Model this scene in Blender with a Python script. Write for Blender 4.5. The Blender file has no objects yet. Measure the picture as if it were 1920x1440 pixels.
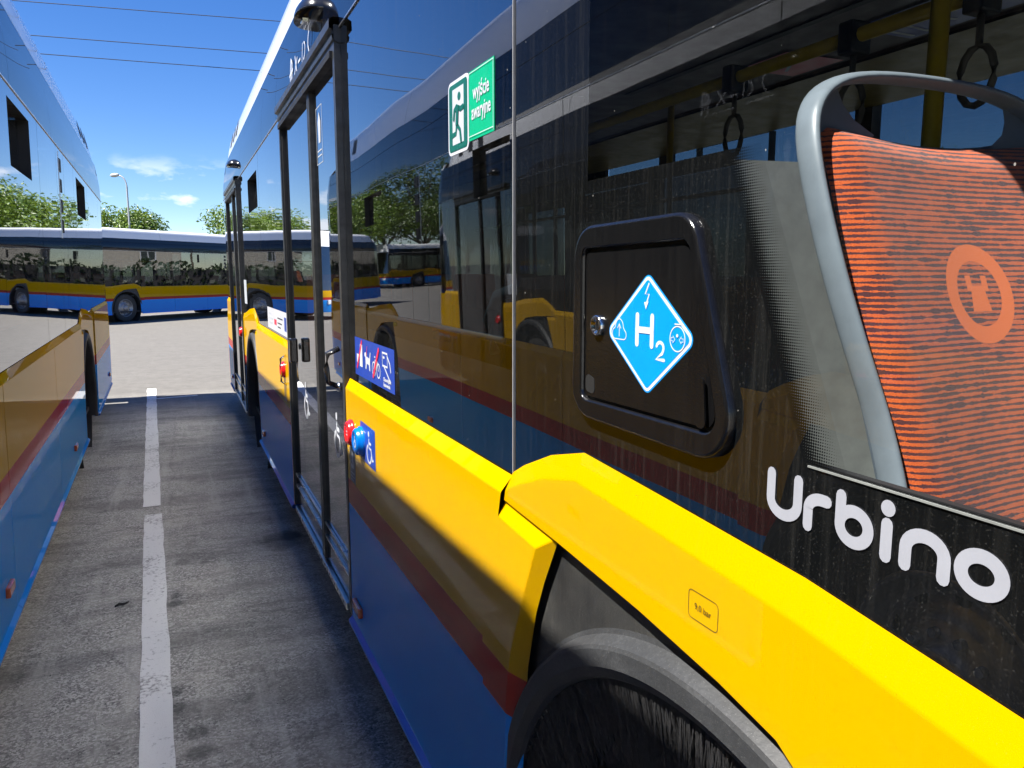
import bpy, bmesh, math, random
from mathutils import Vector, Matrix
random.seed(7)
R = math.radians
scene = bpy.context.scene
C = scene.collection

# ------------------------------------------------------------------ camera
CAM_H = 1.58
cam_d = bpy.data.cameras.new('camera')
cam = bpy.data.objects.new('camera', cam_d)
C.objects.link(cam)
cam.location = (0, 0, CAM_H)
cam.rotation_euler = (R(90 - 8.208), 0, R(-23.451))
cam_d.sensor_fit = 'HORIZONTAL'
cam_d.sensor_width = 36.0
cam_d.lens = 36.0 * 1442 / 1920
cam_d.clip_start = 0.02
cam_d.clip_end = 2000
scene.camera = cam

# ------------------------------------------------------------------ light
SUN_T = Vector((1.0, 0.06, -1.72)).normalized()          # the way the light travels
el = math.asin(-SUN_T.z)
az_to = Vector((-SUN_T.x, -SUN_T.y))
sun_rot = math.atan2(az_to.x, az_to.y)
sd = bpy.data.lights.new('sun', 'SUN')
sd.energy = 5.0
sd.angle = R(0.53)
sd.color = (1.0, 0.955, 0.88)
sun = bpy.data.objects.new('sun', sd)
C.objects.link(sun)
sun.location = (-20, 0, 40)
sun.rotation_euler = SUN_T.to_track_quat('-Z', 'Y').to_euler()

world = bpy.data.worlds.new('World')
scene.world = world
world.use_nodes = True
wn, wl = world.node_tree.nodes, world.node_tree.links
wn.clear()
w_out = wn.new('ShaderNodeOutputWorld')
w_bg = wn.new('ShaderNodeBackground')
w_sky = wn.new('ShaderNodeTexSky')
w_sky.sky_type = 'NISHITA'
w_sky.sun_disc = False
w_sky.sun_elevation = el
w_sky.sun_rotation = sun_rot
w_sky.altitude = 60
w_sky.air_density = 0.8
w_sky.dust_density = 0.0
w_sky.ozone_density = 3.0
w_bg.inputs['Strength'].default_value = 0.059
w_sat = wn.new('ShaderNodeHueSaturation')
w_sat.inputs['Saturation'].default_value = 1.3
w_sat.inputs['Hue'].default_value = 0.512
wl.new(w_sky.outputs[0], w_sat.inputs['Color'])
# fair weather cumulus low over the horizon, all the way round
tc = wn.new('ShaderNodeTexCoord')
sep = wn.new('ShaderNodeSeparateXYZ')
wl.new(tc.outputs['Generated'], sep.inputs[0])
mp = wn.new('ShaderNodeMapping')
mp.inputs['Scale'].default_value = (6.5, 6.5, 17.0)
mp.inputs['Location'].default_value = (1.3, 0.4, 0.2)
wl.new(tc.outputs['Generated'], mp.inputs[0])
nz = wn.new('ShaderNodeTexNoise')
nz.inputs['Scale'].default_value = 1.9
nz.inputs['Detail'].default_value = 7
nz.inputs['Roughness'].default_value = 0.55
wl.new(mp.outputs[0], nz.inputs['Vector'])
cr = wn.new('ShaderNodeValToRGB')
cr.color_ramp.elements[0].position = 0.55
cr.color_ramp.elements[1].position = 0.66
wl.new(nz.outputs[0], cr.inputs[0])
band = wn.new('ShaderNodeValToRGB')
be = band.color_ramp.elements
be[0].position = 0.0; be[0].color = (0.3, 0.3, 0.3, 1)
be[1].position = 0.135; be[1].color = (0, 0, 0, 1)
e = be.new(0.05); e.color = (0.9, 0.9, 0.9, 1)
e = be.new(0.10); e.color = (0.8, 0.8, 0.8, 1)
wl.new(sep.outputs['Z'], band.inputs[0])
mul = wn.new('ShaderNodeMath'); mul.operation = 'MULTIPLY'
wl.new(cr.outputs[0], mul.inputs[0]); wl.new(band.outputs[0], mul.inputs[1])
mixc = wn.new('ShaderNodeMix'); mixc.data_type = 'RGBA'
mixc.inputs['B'].default_value = (7.5, 7.8, 8.5, 1)
wl.new(mul.outputs[0], mixc.inputs['Factor'])
wl.new(w_sat.outputs[0], mixc.inputs['A'])
wl.new(mixc.outputs['Result'], w_bg.inputs['Color'])
wl.new(w_bg.outputs[0], w_out.inputs[0])

scene.view_settings.view_transform = 'Standard'
scene.view_settings.look = 'None'
scene.view_settings.exposure = 1.65
scene.view_settings.gamma = 1.0
scene.view_settings.use_curve_mapping = False
scene.render.engine = 'CYCLES'
cy = scene.cycles
cy.use_denoising = True
cy.caustics_reflective = True
cy.caustics_refractive = False
cy.blur_glossy = 0.30
cy.max_bounces = 12
cy.diffuse_bounces = 5
cy.glossy_bounces = 6
cy.transmission_bounces = 6
cy.transparent_max_bounces = 16
cy.sample_clamp_indirect = 20.0

# ------------------------------------------------------------------ materials
M = {}
class NT:
    """small node helper"""
    def __init__(s, name):
        m = bpy.data.materials.new(name); m.use_nodes = True
        s.m = m; s.n = m.node_tree.nodes; s.l = m.node_tree.links; s.n.clear()
        s.out = s.n.new('ShaderNodeOutputMaterial'); M[name] = m
    def node(s, t, **k):
        n = s.n.new(t)
        for a, v in k.items(): setattr(n, a, v)
        return n
    def link(s, a, b): s.l.new(a, b)
    def put(s, sock, v):
        if hasattr(v, 'is_output') or isinstance(v, bpy.types.NodeSocket): s.l.new(v, sock)
        else: sock.default_value = v
    def math(s, op, a, b=0.0, c=0.0, clamp=False):
        n = s.node('ShaderNodeMath', operation=op); n.use_clamp = clamp
        s.put(n.inputs[0], a); s.put(n.inputs[1], b)
        if op in ('MULTIPLY_ADD', 'SMOOTH_MIN', 'WRAP'): s.put(n.inputs[2], c)
        return n.outputs[0]
    def coord(s, kind='Object'):
        return s.node('ShaderNodeTexCoord').outputs[kind]
    def mapping(s, v, scale=(1, 1, 1), loc=(0, 0, 0), rot=(0, 0, 0)):
        n = s.node('ShaderNodeMapping')
        n.inputs['Scale'].default_value = scale; n.inputs['Location'].default_value = loc
        n.inputs['Rotation'].default_value = rot
        s.l.new(v, n.inputs[0]); return n.outputs[0]
    def noise(s, v, scale=5, detail=4, rough=0.5, out=0):
        n = s.node('ShaderNodeTexNoise')
        n.inputs['Scale'].default_value = scale; n.inputs['Detail'].default_value = detail
        n.inputs['Roughness'].default_value = rough
        s.l.new(v, n.inputs['Vector']); return n.outputs[out]
    def voronoi(s, v, scale=5, feature='F1', out='Distance'):
        n = s.node('ShaderNodeTexVoronoi', feature=feature)
        n.inputs['Scale'].default_value = scale
        s.l.new(v, n.inputs['Vector']); return n.outputs[out]
    def ramp(s, f, stops, interp='LINEAR'):
        n = s.node('ShaderNodeValToRGB'); cr = n.color_ramp; cr.interpolation = interp
        while len(cr.elements) < len(stops): cr.elements.new(0.5)
        for e, (p, c) in zip(cr.elements, stops):
            e.position = p
            e.color = (c, c, c, 1) if isinstance(c, (int, float)) else (*c[:3], 1)
        s.put(n.inputs[0], f); return n.outputs[0]
    def mix(s, f, a, b):
        n = s.node('ShaderNodeMix', data_type='RGBA')
        s.put(n.inputs['Factor'], f)
        s.put(n.inputs['A'], a if not isinstance(a, tuple) else (*a[:3], 1))
        s.put(n.inputs['B'], b if not isinstance(b, tuple) else (*b[:3], 1))
        return n.outputs['Result']
    def xyz(s, v):
        n = s.node('ShaderNodeSeparateXYZ'); s.l.new(v, n.inputs[0]); return n.outputs
    def bump(s, h, strength=0.2, dist=0.01, normal=None):
        n = s.node('ShaderNodeBump')
        n.inputs['Strength'].default_value = strength; n.inputs['Distance'].default_value = dist
        s.l.new(h, n.inputs['Height'])
        if normal is not None: s.l.new(normal, n.inputs['Normal'])
        return n.outputs[0]
    def pbr(s, color, rough=0.5, metal=0.0, coat=0.0, coat_rough=0.03, ior=1.5, normal=None, coat_normal=None, spec=0.5):
        n = s.node('ShaderNodeBsdfPrincipled')
        s.put(n.inputs['Base Color'], color if not isinstance(color, tuple) else (*color[:3], 1))
        s.put(n.inputs['Roughness'], rough); s.put(n.inputs['Metallic'], metal)
        n.inputs['Coat Weight'].default_value = coat; n.inputs['Coat Roughness'].default_value = coat_rough
        n.inputs['IOR'].default_value = ior; n.inputs['Specular IOR Level'].default_value = spec
        if normal is not None: s.l.new(normal, n.inputs['Normal'])
        if coat_normal is not None: s.l.new(coat_normal, n.inputs['Coat Normal'])
        return n.outputs[0]
    def mixs(s, f, a, b):
        n = s.node('ShaderNodeMixShader'); s.put(n.inputs[0], f)
        s.l.new(a, n.inputs[1]); s.l.new(b, n.inputs[2]); return n.outputs[0]
    def schlick(s, f0, normal=None):
        g = s.node('ShaderNodeNewGeometry')
        dp = s.node('ShaderNodeVectorMath', operation='DOT_PRODUCT')
        s.l.new(g.outputs['Incoming'], dp.inputs[0]); s.l.new(normal if normal is not None else g.outputs['Normal'], dp.inputs[1])
        c = s.math('ABSOLUTE', dp.outputs['Value'])
        q = s.math('POWER', s.math('SUBTRACT', 1.0, c, clamp=True), 3.6)
        return s.math('MULTIPLY_ADD', q, 1.0 - f0, f0)
    def done(s, sh):
        s.l.new(sh, s.out.inputs[0]); return s.m

def plain(name, color, rough=0.5, metal=0.0, coat=0.0, var=0.06, ior=1.5, bump=0.0, scale=30):
    t = NT(name)
    co = t.coord()
    n = t.noise(co, scale, 5, 0.6)
    dark = tuple(max(0, c * (1 - var * 2)) for c in color); lite = tuple(min(1, c * (1 + var * 2)) for c in color)
    col = t.ramp(n, [(0.3, dark), (0.7, lite)])
    rg = t.ramp(t.noise(co, scale * 0.4, 4), [(0.3, max(0.02, rough * 0.8)), (0.7, min(1, rough * 1.25))])
    nm = t.bump(n, bump, 0.004) if bump else None
    return t.done(t.pbr(col, rg, metal, coat, ior=ior, normal=nm))

def dust_mask(t, co, lo=0.52, hi=0.9, amount=0.16, speck=0.5):
    """vertical wash streaks and dried splash specks on the outside of a bus"""
    st = t.noise(t.mapping(co, (40, 60, 1.6)), 1.5, 5, 0.7)
    big = t.noise(co, 2.2, 4, 0.6)
    f = t.math('MULTIPLY', t.ramp(st, [(lo, 0.0), (hi, 1.0)]), t.ramp(big, [(0.3, 0.25), (0.7, 1.0)]))
    f = t.math('MULTIPLY', f, amount)
    vd = t.voronoi(t.mapping(co, (1, 1, 0.7)), 75)
    cell = t.voronoi(t.mapping(co, (1, 1, 0.7)), 75, out='Color')
    cs = t.xyz(cell)
    pick = t.math('GREATER_THAN', cs[0], 0.78)
    rad = t.math('MULTIPLY', cs[1], 0.10)
    dot = t.math('LESS_THAN', vd, rad)
    sp = t.math('MULTIPLY', t.math('MULTIPLY', dot, pick), speck)
    fine = t.ramp(t.noise(co, 420, 2, 0.6), [(0.62, 0.0), (0.78, amount * 1.2)])
    return t.math('MAXIMUM', t.math('ADD', f, fine), sp, clamp=True)

def wavy(t, co, strength=0.12, scale=1.3, dist=0.02):
    h = t.noise(t.mapping(co, (1, 1.0, 0.55)), scale, 2, 0.45)
    return t.bump(h, strength, dist)

BLUE = (0.0, 0.25, 0.74); RED = (0.33, 0.018, 0.014); YEL = (0.47, 0.265, 0.0)
NAVY = (0.003, 0.005, 0.012)
def livery(name='livery_paint'):
    t = NT(name)
    co = t.coord(); x, y, z = t.xyz(co)[:3]
    zz = t.math('ADD', z, t.math('MULTIPLY', t.math('LESS_THAN', y, 1.418), 0.013))
    col = t.mix(t.math('GREATER_THAN', zz, 0.735), BLUE, RED)
    col = t.mix(t.math('GREATER_THAN', zz, 0.829), col, YEL)
    d = dust_mask(t, co, 0.55, 0.95, 0.012, 0.10)
    col = t.mix(d, col, (0.30, 0.28, 0.25))
    nm = wavy(t, co, 0.05, 1.1)
    return t.done(t.pbr(col, 0.4, 0, 0.45, 0.01, spec=0.0, normal=nm, coat_normal=nm))
livery()
def paint(name, color, rough=0.3, wave=0.05, dust=0.05):
    t = NT(name); co = t.coord()
    col = t.mix(dust_mask(t, co, 0.5, 0.95, dust, 0.1), color, (0.35, 0.34, 0.32))
    nm = wavy(t, co, wave, 1.1)
    return t.done(t.pbr(col, rough, 0, 0.9, 0.01, spec=0.0, normal=nm, coat_normal=nm))
paint('navy_paint', NAVY)
paint('white_paint', (0.78, 0.79, 0.80), 0.35)
paint('sill_paint', (0.01, 0.24, 0.80), 0.35, 0.02, 0.01)
paint('yellow_paint', YEL)

def glass(name, tint, opaque=False, dust=0.06, wave=0.12, f0=0.17, speck=0.5):
    t = NT(name); co = t.coord()
    nm = wavy(t, co, wave, 0.9, 0.02)
    d = dust_mask(t, co, 0.5, 0.92, dust, speck)
    gl = t.node('ShaderNodeBsdfGlossy'); gl.inputs['Roughness'].default_value = 0.012
    gl.inputs['Color'].default_value = (0.97, 0.98, 1, 1); t.link(nm, gl.inputs['Normal'])
    fr = t.schlick(f0, nm)
    if opaque:
        under = t.node('ShaderNodeBsdfDiffuse'); under.inputs['Color'].default_value = (0.004, 0.0045, 0.005, 1)
    else:
        under = t.node('ShaderNodeBsdfTransparent'); under.inputs['Color'].default_value = (*tint, 1)
    sh = t.mixs(fr, under.outputs[0], gl.outputs[0])
    du = t.node('ShaderNodeBsdfDiffuse'); du.inputs['Color'].default_value = (0.40, 0.39, 0.36, 1)
    return t.done(t.mixs(d, sh, du.outputs[0]))
glass('black_glass', None, True)
glass('tinted_glass', (0.80, 0.82, 0.83), dust=0.012, f0=0.07)
glass('dark_tinted_glass', (0.17, 0.20, 0.21), dust=0.04)
glass('door_glass', (0.30, 0.34, 0.34), dust=0.04)

def frit():
    # printed dots fading out from the black border into clear glass
    t = NT('frit_dots'); co = t.coord(); uv = t.coord('UV')
    u = t.xyz(uv)[0]
    yz = t.mapping(co, (0, 340, 340))
    fx = t.math('FRACT', t.xyz(yz)[1]); fz = t.math('FRACT', t.xyz(yz)[2])
    dx = t.math('SUBTRACT', fx, 0.5); dz = t.math('SUBTRACT', fz, 0.5)
    rr = t.math('SQRT', t.math('ADD', t.math('MULTIPLY', dx, dx), t.math('MULTIPLY', dz, dz)))
    rad = t.math('MULTIPLY', t.math('SUBTRACT', 1.0, u), 0.72)
    f = t.math('LESS_THAN', rr, rad)
    gl = t.node('ShaderNodeBsdfGlossy'); gl.inputs['Roughness'].default_value = 0.012
    fr = t.schlick(0.17)
    tr = t.node('ShaderNodeBsdfTransparent'); tr.inputs['Color'].default_value = (0.80, 0.82, 0.83, 1)
    bl = t.node('ShaderNodeBsdfDiffuse'); bl.inputs['Color'].default_value = (0.004, 0.0045, 0.005, 1)
    under = t.mixs(f, tr.outputs[0], bl.outputs[0])
    return t.done(t.mixs(fr, under, gl.outputs[0]))
frit()

def dusty(name, color, rough, amount, speck=0.6, ior=1.5):
    t = NT(name); co = t.coord()
    d = dust_mask(t, co, 0.4, 0.85, amount, speck)
    col = t.mix(d, color, (0.42, 0.40, 0.37))
    nb = t.bump(t.noise(co, 260, 3, 0.6), 0.15, 0.002)
    return t.done(t.pbr(col, rough, 0, ior=ior, normal=nb))
def arch_plastic():
    t = NT('arch_plastic'); co = t.coord()
    a = t.noise(co, 7, 6, 0.65); b = t.noise(co, 300, 3, 0.7); st = t.noise(t.mapping(co, (90, 90, 6)), 2.0, 4, 0.6)
    k = t.math('ADD', t.math('MULTIPLY', a, 0.65), t.math('ADD', t.math('MULTIPLY', b, 0.25), t.math('MULTIPLY', st, 0.2)))
    col = t.ramp(k, [(0.42, (0.014, 0.014, 0.014)), (0.58, (0.026, 0.026, 0.025)), (0.72, (0.055, 0.054, 0.05))])
    cell = t.xyz(t.voronoi(co, 190, out='Color')); vd = t.voronoi(co, 190)
    dot = t.math('MULTIPLY', t.math('GREATER_THAN', cell[0], 0.80), t.math('LESS_THAN', vd, t.math('MULTIPLY', cell[1], 0.20)))
    col = t.mix(t.math('MULTIPLY', dot, 0.7), col, (0.28, 0.27, 0.25))
    return t.done(t.pbr(col, 0.5, normal=t.bump(b, 0.15, 0.002)))
arch_plastic()
def mottled():
    t = NT('arch_rubber'); co = t.coord()
    a = t.noise(co, 9, 6, 0.65); b = t.noise(co, 160, 4, 0.7); sp = t.voronoi(co, 260)
    k = t.math('ADD', t.math('MULTIPLY', a, 0.6), t.math('MULTIPLY', b, 0.5))
    col = t.ramp(k, [(0.40, (0.019, 0.020, 0.0215)), (0.58, (0.027, 0.0285, 0.031)), (0.78, (0.046, 0.048, 0.051))])
    col = t.mix(t.ramp(sp, [(0.10, 0.55), (0.2, 0.0)]), col, (0.10, 0.10, 0.10))
    return t.done(t.pbr(col, 0.55, normal=t.bump(b, 0.2, 0.003)))
mottled()
dusty('hatch_plastic', (0.004, 0.004, 0.0045), 0.16, 0.012, 0.4, 1.5)
dusty('tyre_rubber', (0.018, 0.018, 0.018), 0.75, 0.35, 0.2)
plain('door_frame_metal', (0.050, 0.049, 0.047), 0.36, 0.4, var=0.15, bump=0.1)
plain('rubber', (0.012, 0.012, 0.012), 0.55)
plain('alloy', (0.62, 0.63, 0.64), 0.3, 0.95)
plain('rim_metal', (0.30, 0.30, 0.31), 0.42, 0.8, var=0.12)
plain('chrome', (0.75, 0.74, 0.70), 0.12, 1.0)
plain('black_plastic', (0.010, 0.010, 0.011), 0.22, 0, 0.6)
plain('bristle', (0.016, 0.016, 0.017), 0.5, var=0.3, scale=300)
plain('white_print', (0.50, 0.52, 0.57), 0.35, var=0.02)
plain('letter_print', (0.27, 0.28, 0.32), 0.35, var=0.02)
plain('black_print', (0.015, 0.013, 0.010), 0.4, var=0.02)
plain('green_print', (0.0, 0.33, 0.16), 0.3, var=0.03)
plain('dark_green_print', (0.005, 0.10, 0.075), 0.3, var=0.03)
plain('blue_print', (0.012, 0.045, 0.30), 0.35, var=0.03)
plain('cyan_print', (0.0, 0.22, 0.62), 0.3, var=0.02)
plain('red_print', (0.62, 0.02, 0.06), 0.35, var=0.03)
plain('pale_print', (0.42, 0.45, 0.50), 0.4, var=0.03)
plain('grey_print', (0.035, 0.04, 0.05), 0.35, var=0.05)
plain('red_plastic', (0.62, 0.012, 0.015), 0.2, 0, 0.8)
plain('blue_plastic', (0.0, 0.13, 0.52), 0.2, 0, 0.8)
plain('orange_lens', (0.55, 0.10, 0.012), 0.18, 0, 0.8)
plain('lamp_lens', (0.7, 0.72, 0.74), 0.1, 0, 1.0)
plain('red_lens', (0.4, 0.01, 0.01), 0.15, 0, 1.0)
plain('interior_dark', (0.02, 0.02, 0.022), 0.6)
plain('interior_floor', (0.035, 0.037, 0.04), 0.7)
plain('interior_grey', (0.17, 0.18, 0.175), 0.6)
plain('partition_grey', (0.42, 0.44, 0.42), 0.5)
plain('ceiling_panel', (0.09, 0.075, 0.07), 0.55)
plain('yellow_rail', (0.42, 0.29, 0.015), 0.35, 0, 0.5)
plain('yellow_coving', (0.20, 0.15, 0.02), 0.4)
plain('strap_web', (0.10, 0.09, 0.07), 0.7)
plain('seat_shell', (0.195, 0.232, 0.262), 0.38, var=0.04)
plain('lamp_post_metal', (0.42, 0.43, 0.43), 0.5, 0.3)
plain('wire_black', (0.02, 0.02, 0.022), 0.6)
plain('concrete', (0.36, 0.35, 0.33), 0.9, var=0.12)
plain('bark', (0.075, 0.055, 0.038), 0.9, var=0.2, bump=0.5)
plain('seal_grey', (0.30, 0.30, 0.30), 0.5)
plain('twig', (0.02, 0.018, 0.015), 0.8)
plain('plaster', (0.34, 0.32, 0.28), 0.9, var=0.05, scale=4)
plain('roof_tile', (0.24, 0.08, 0.05), 0.8, var=0.15)
plain('window_dark', (0.02, 0.025, 0.03), 0.1, ior=1.6)

def upholstery():
    # orange moquette: ribbed rows with broken dark weft dashes and a round woven emblem
    t = NT('orange_moquette'); uv = t.coord('UV')
    u, v = t.xyz(uv)[:2]                                   # metres across, metres down
    rows = t.math('MULTIPLY', v, 1.0 / 0.0064)
    row = t.math('FLOOR', rows); fr = t.math('FRACT', rows)
    cmb = t.node('ShaderNodeCombineXYZ')
    t.link(t.math('MULTIPLY', u, 30.0), cmb.inputs[0]); t.link(t.math('MULTIPLY', row, 3.71), cmb.inputs[1])
    n1 = t.noise(cmb.outputs[0], 1.0, 5, 0.75)
    cmb2 = t.node('ShaderNodeCombineXYZ')
    t.link(t.math('MULTIPLY', u, 9.0), cmb2.inputs[0]); t.link(t.math('MULTIPLY', v, 14.0), cmb2.inputs[1])
    big = t.noise(cmb2.outputs[0], 1.0, 3, 0.6)
    width = t.ramp(n1, [(0.34, 0.05), (0.45, 0.36), (0.56, 0.55), (0.66, 1.0)])
    width = t.math('MULTIPLY', width, t.ramp(big, [(0.3, 0.65), (0.7, 1.45)]))
    edge = t.noise(t.mapping(uv, (900, 900, 1)), 1.0, 2, 0.6)
    jit = t.math('MULTIPLY', t.math('SUBTRACT', edge, 0.5), 0.7)
    tri = t.math('ABSOLUTE', t.math('SUBTRACT', t.math('MULTIPLY', fr, 2.0), 1.0))   # 0 in the middle of a row
    dark = t.math('LESS_THAN', t.math('ADD', tri, jit), width)
    # emblem: a ring with a standing figure
    cu = t.math('SUBTRACT', u, 0.200); cv = t.math('SUBTRACT', v, 0.196)
    rr = t.math('SQRT', t.math('ADD', t.math('MULTIPLY', cu, cu), t.math('MULTIPLY', cv, cv)))
    ring = t.math('MULTIPLY', t.math('GREATER_THAN', rr, 0.038), t.math('LESS_THAN', rr, 0.058))
    acu = t.math('ABSOLUTE', cu)
    torso = t.math('MULTIPLY', t.math('LESS_THAN', acu, t.math('ADD', 0.013, t.math('MULTIPLY', cv, 0.18))),
                   t.math('LESS_THAN', t.math('ABSOLUTE', t.math('SUBTRACT', cv, 0.006)), 0.015))
    horn = t.math('MULTIPLY', t.math('LESS_THAN', t.math('ABSOLUTE', t.math('SUBTRACT', acu, 0.014)), 0.005),
                  t.math('LESS_THAN', t.math('ABSOLUTE', t.math('ADD', cv, 0.012)), 0.009))
    emb = t.math('MAXIMUM', ring, t.math('MAXIMUM', torso, horn), clamp=True)
    dark = t.math('MULTIPLY', dark, t.math('SUBTRACT', 1.0, emb))
    fib = t.noise(t.mapping(uv, (1500, 700, 1)), 1.0, 3, 0.7)
    org = t.ramp(fib, [(0.3, (0.38, 0.05, 0.004)), (0.5, (0.66, 0.10, 0.007)), (0.72, (0.80, 0.18, 0.025))])
    org = t.mix(emb, org, (0.86, 0.155, 0.008))
    drk = t.ramp(fib, [(0.3, (0.035, 0.004, 0.008)), (0.7, (0.11, 0.016, 0.02))])
    col = t.mix(dark, org, drk)
    h = t.math('ADD', t.math('MULTIPLY', t.math('SUBTRACT', 1.0, dark), 0.7), t.math('MULTIPLY', fib, 0.4))
    nm = t.bump(h, 0.8, 0.0035)
    n = t.node('ShaderNodeBsdfPrincipled')
    t.link(col, n.inputs['Base Color']); n.inputs['Roughness'].default_value = 0.85
    n.inputs['Sheen Weight'].default_value = 0.25
    t.link(nm, n.inputs['Normal'])
    return t.done(n.outputs[0])
upholstery()

def asphalt():
    t = NT('asphalt'); co = t.coord(); x, y, z = t.xyz(co)[:3]
    agg = t.voronoi(co, 130, out='Color'); aggv = t.xyz(agg)[0]
    fine = t.noise(co, 240, 4, 0.65)
    mid = t.noise(co, 6.0, 6, 0.62)
    big = t.noise(t.mapping(co, (0.7, 0.22, 1)), 0.6, 5, 0.6)
    base = t.ramp(t.math('ADD', t.math('MULTIPLY', aggv, 0.45), t.math('MULTIPLY', fine, 0.55)),
                  [(0.24, (0.085, 0.082, 0.077)), (0.5, (0.27, 0.26, 0.24)), (0.76, (0.60, 0.58, 0.54))])
    base = t.mix(t.ramp(mid, [(0.40, 0.0), (0.70, 0.6)]), base, (0.42, 0.395, 0.35))
    base = t.mix(t.ramp(big, [(0.38, 0.0), (0.66, 0.6)]), base, (0.40, 0.38, 0.345))
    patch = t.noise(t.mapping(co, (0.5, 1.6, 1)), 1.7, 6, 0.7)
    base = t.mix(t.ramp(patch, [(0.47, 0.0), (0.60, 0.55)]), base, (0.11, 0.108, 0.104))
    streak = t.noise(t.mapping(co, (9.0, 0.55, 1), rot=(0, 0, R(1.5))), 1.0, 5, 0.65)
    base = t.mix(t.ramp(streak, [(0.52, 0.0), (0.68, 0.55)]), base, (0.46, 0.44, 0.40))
    grit = t.voronoi(co, 46, out='Color'); gv = t.xyz(grit)[0]; gd = t.voronoi(co, 46)
    base = t.mix(t.math('MULTIPLY', t.math('GREATER_THAN', gv, 0.90), t.math('LESS_THAN', gd, 0.16)), base, (0.05, 0.05, 0.05))
    base = t.mix(t.math('MULTIPLY', t.math('LESS_THAN', gv, 0.06), t.math('LESS_THAN', gd, 0.14)), base, (0.55, 0.54, 0.52))
    # tyre polish and tar seams
    seam = t.noise(t.mapping(co, (0.9, 2.6, 1)), 1.1, 4, 0.55)
    seam = t.math('ABSOLUTE', t.math('SUBTRACT', seam, 0.5))
    base = t.mix(t.ramp(seam, [(0.0, 0.35), (0.012, 0.0)]), base, (0.055, 0.054, 0.052))
    ck = t.voronoi(t.mapping(t.mix(0.08, co, t.noise(co, 3.0, 4, out=1)), (0.55, 0.35, 1)), 1.0, 'DISTANCE_TO_EDGE')
    base = t.mix(t.ramp(ck, [(0.0, 0.22), (0.006, 0.0)]), base, (0.04, 0.04, 0.04))
    # open yard coloured darker than the lane, to offset the sun falling there
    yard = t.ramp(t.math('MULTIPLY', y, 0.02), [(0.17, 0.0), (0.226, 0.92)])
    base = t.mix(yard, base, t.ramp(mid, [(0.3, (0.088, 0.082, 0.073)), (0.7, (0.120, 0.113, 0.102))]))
    # drips of oil and coolant
    spots = [(0.50, 4.58, 0.17, 0.20, 0.55), (0.56, 4.66, 0.08, 0.12, 0.75), (-0.085, 3.02, 0.035, 0.05, 0.55), (-0.08, 2.90, 0.035, 0.05, 0.5),
             (-0.02, 2.70, 0.055, 0.05, 0.55), (-0.012, 2.58, 0.06, 0.05, 0.6), (-0.085, 3.98, 0.03, 0.05, 0.6),
             (-0.09, 3.88, 0.04, 0.04, 0.6), (-0.05, 4.45, 0.05, 0.06, 0.4), (0.06, 4.4, 0.03, 0.03, 0.4)]
    wob = t.math('MULTIPLY', t.math('SUBTRACT', t.noise(co, 14, 4), 0.5), 0.9)
    for sx, sy, rx, ry, k in spots:
        a = t.math('MULTIPLY', t.math('SUBTRACT', x, sx), 1 / rx); b = t.math('MULTIPLY', t.math('SUBTRACT', y, sy), 1 / ry)
        r = t.math('ADD', t.math('SQRT', t.math('ADD', t.math('MULTIPLY', a, a), t.math('MULTIPLY', b, b))), wob)
        base = t.mix(t.ramp(r, [(0.55, k), (1.0, 0.0)]), base, (0.03, 0.03, 0.031))
    h = t.math('ADD', t.math('MULTIPLY', aggv, 0.6), fine)
    nm = t.bump(h, 0.55, 0.006)
    return t.done(t.pbr(base, 0.85, normal=nm))
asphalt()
def road_paint():
    t = NT('worn_white_paint'); co = t.coord()
    n = t.noise(co, 55, 6, 0.7); n2 = t.noise(co, 3.0, 4, 0.6); pit = t.voronoi(co, 150)
    k = t.math('ADD', t.math('MULTIPLY', n, 0.7), t.math('MULTIPLY', n2, 0.45))
    f = t.math('MAXIMUM', t.ramp(k, [(0.60, 0.0), (0.70, 0.85)]), t.ramp(pit, [(0.06, 0.7), (0.14, 0.0)]))
    col = t.mix(f, (0.68, 0.675, 0.655), (0.20, 0.195, 0.185))
    return t.done(t.pbr(col, 0.8, normal=t.bump(t.noise(co, 240, 4), 0.5, 0.005)))
road_paint()
def leafmat(name, a, b):
    t = NT(name)
    g = t.node('ShaderNodeNewGeometry')
    rnd = t.node('ShaderNodeAttribute'); rnd.attribute_name = 'tone'
    col = t.ramp(rnd.outputs['Fac'], [(0.0, a), (1.0, b)])
    d = t.node('ShaderNodeBsdfDiffuse'); t.link(col, d.inputs[0])
    tr = t.node('ShaderNodeBsdfTranslucent'); t.link(t.mix(0.4, col, (0.16, 0.20, 0.015)), tr.inputs[0])
    gl = t.node('ShaderNodeBsdfGlossy'); gl.inputs['Roughness'].default_value = 0.45
    s = t.mixs(0.38, d.outputs[0], tr.outputs[0])
    return t.done(t.mixs(0.05, s, gl.outputs[0]))
leafmat('leaf_light', (0.055, 0.12, 0.010), (0.19, 0.29, 0.03))
leafmat('leaf_hedge', (0.010, 0.022, 0.006), (0.035, 0.06, 0.012))
leafmat('leaf_dark', (0.04, 0.09, 0.010), (0.14, 0.22, 0.03))

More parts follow.
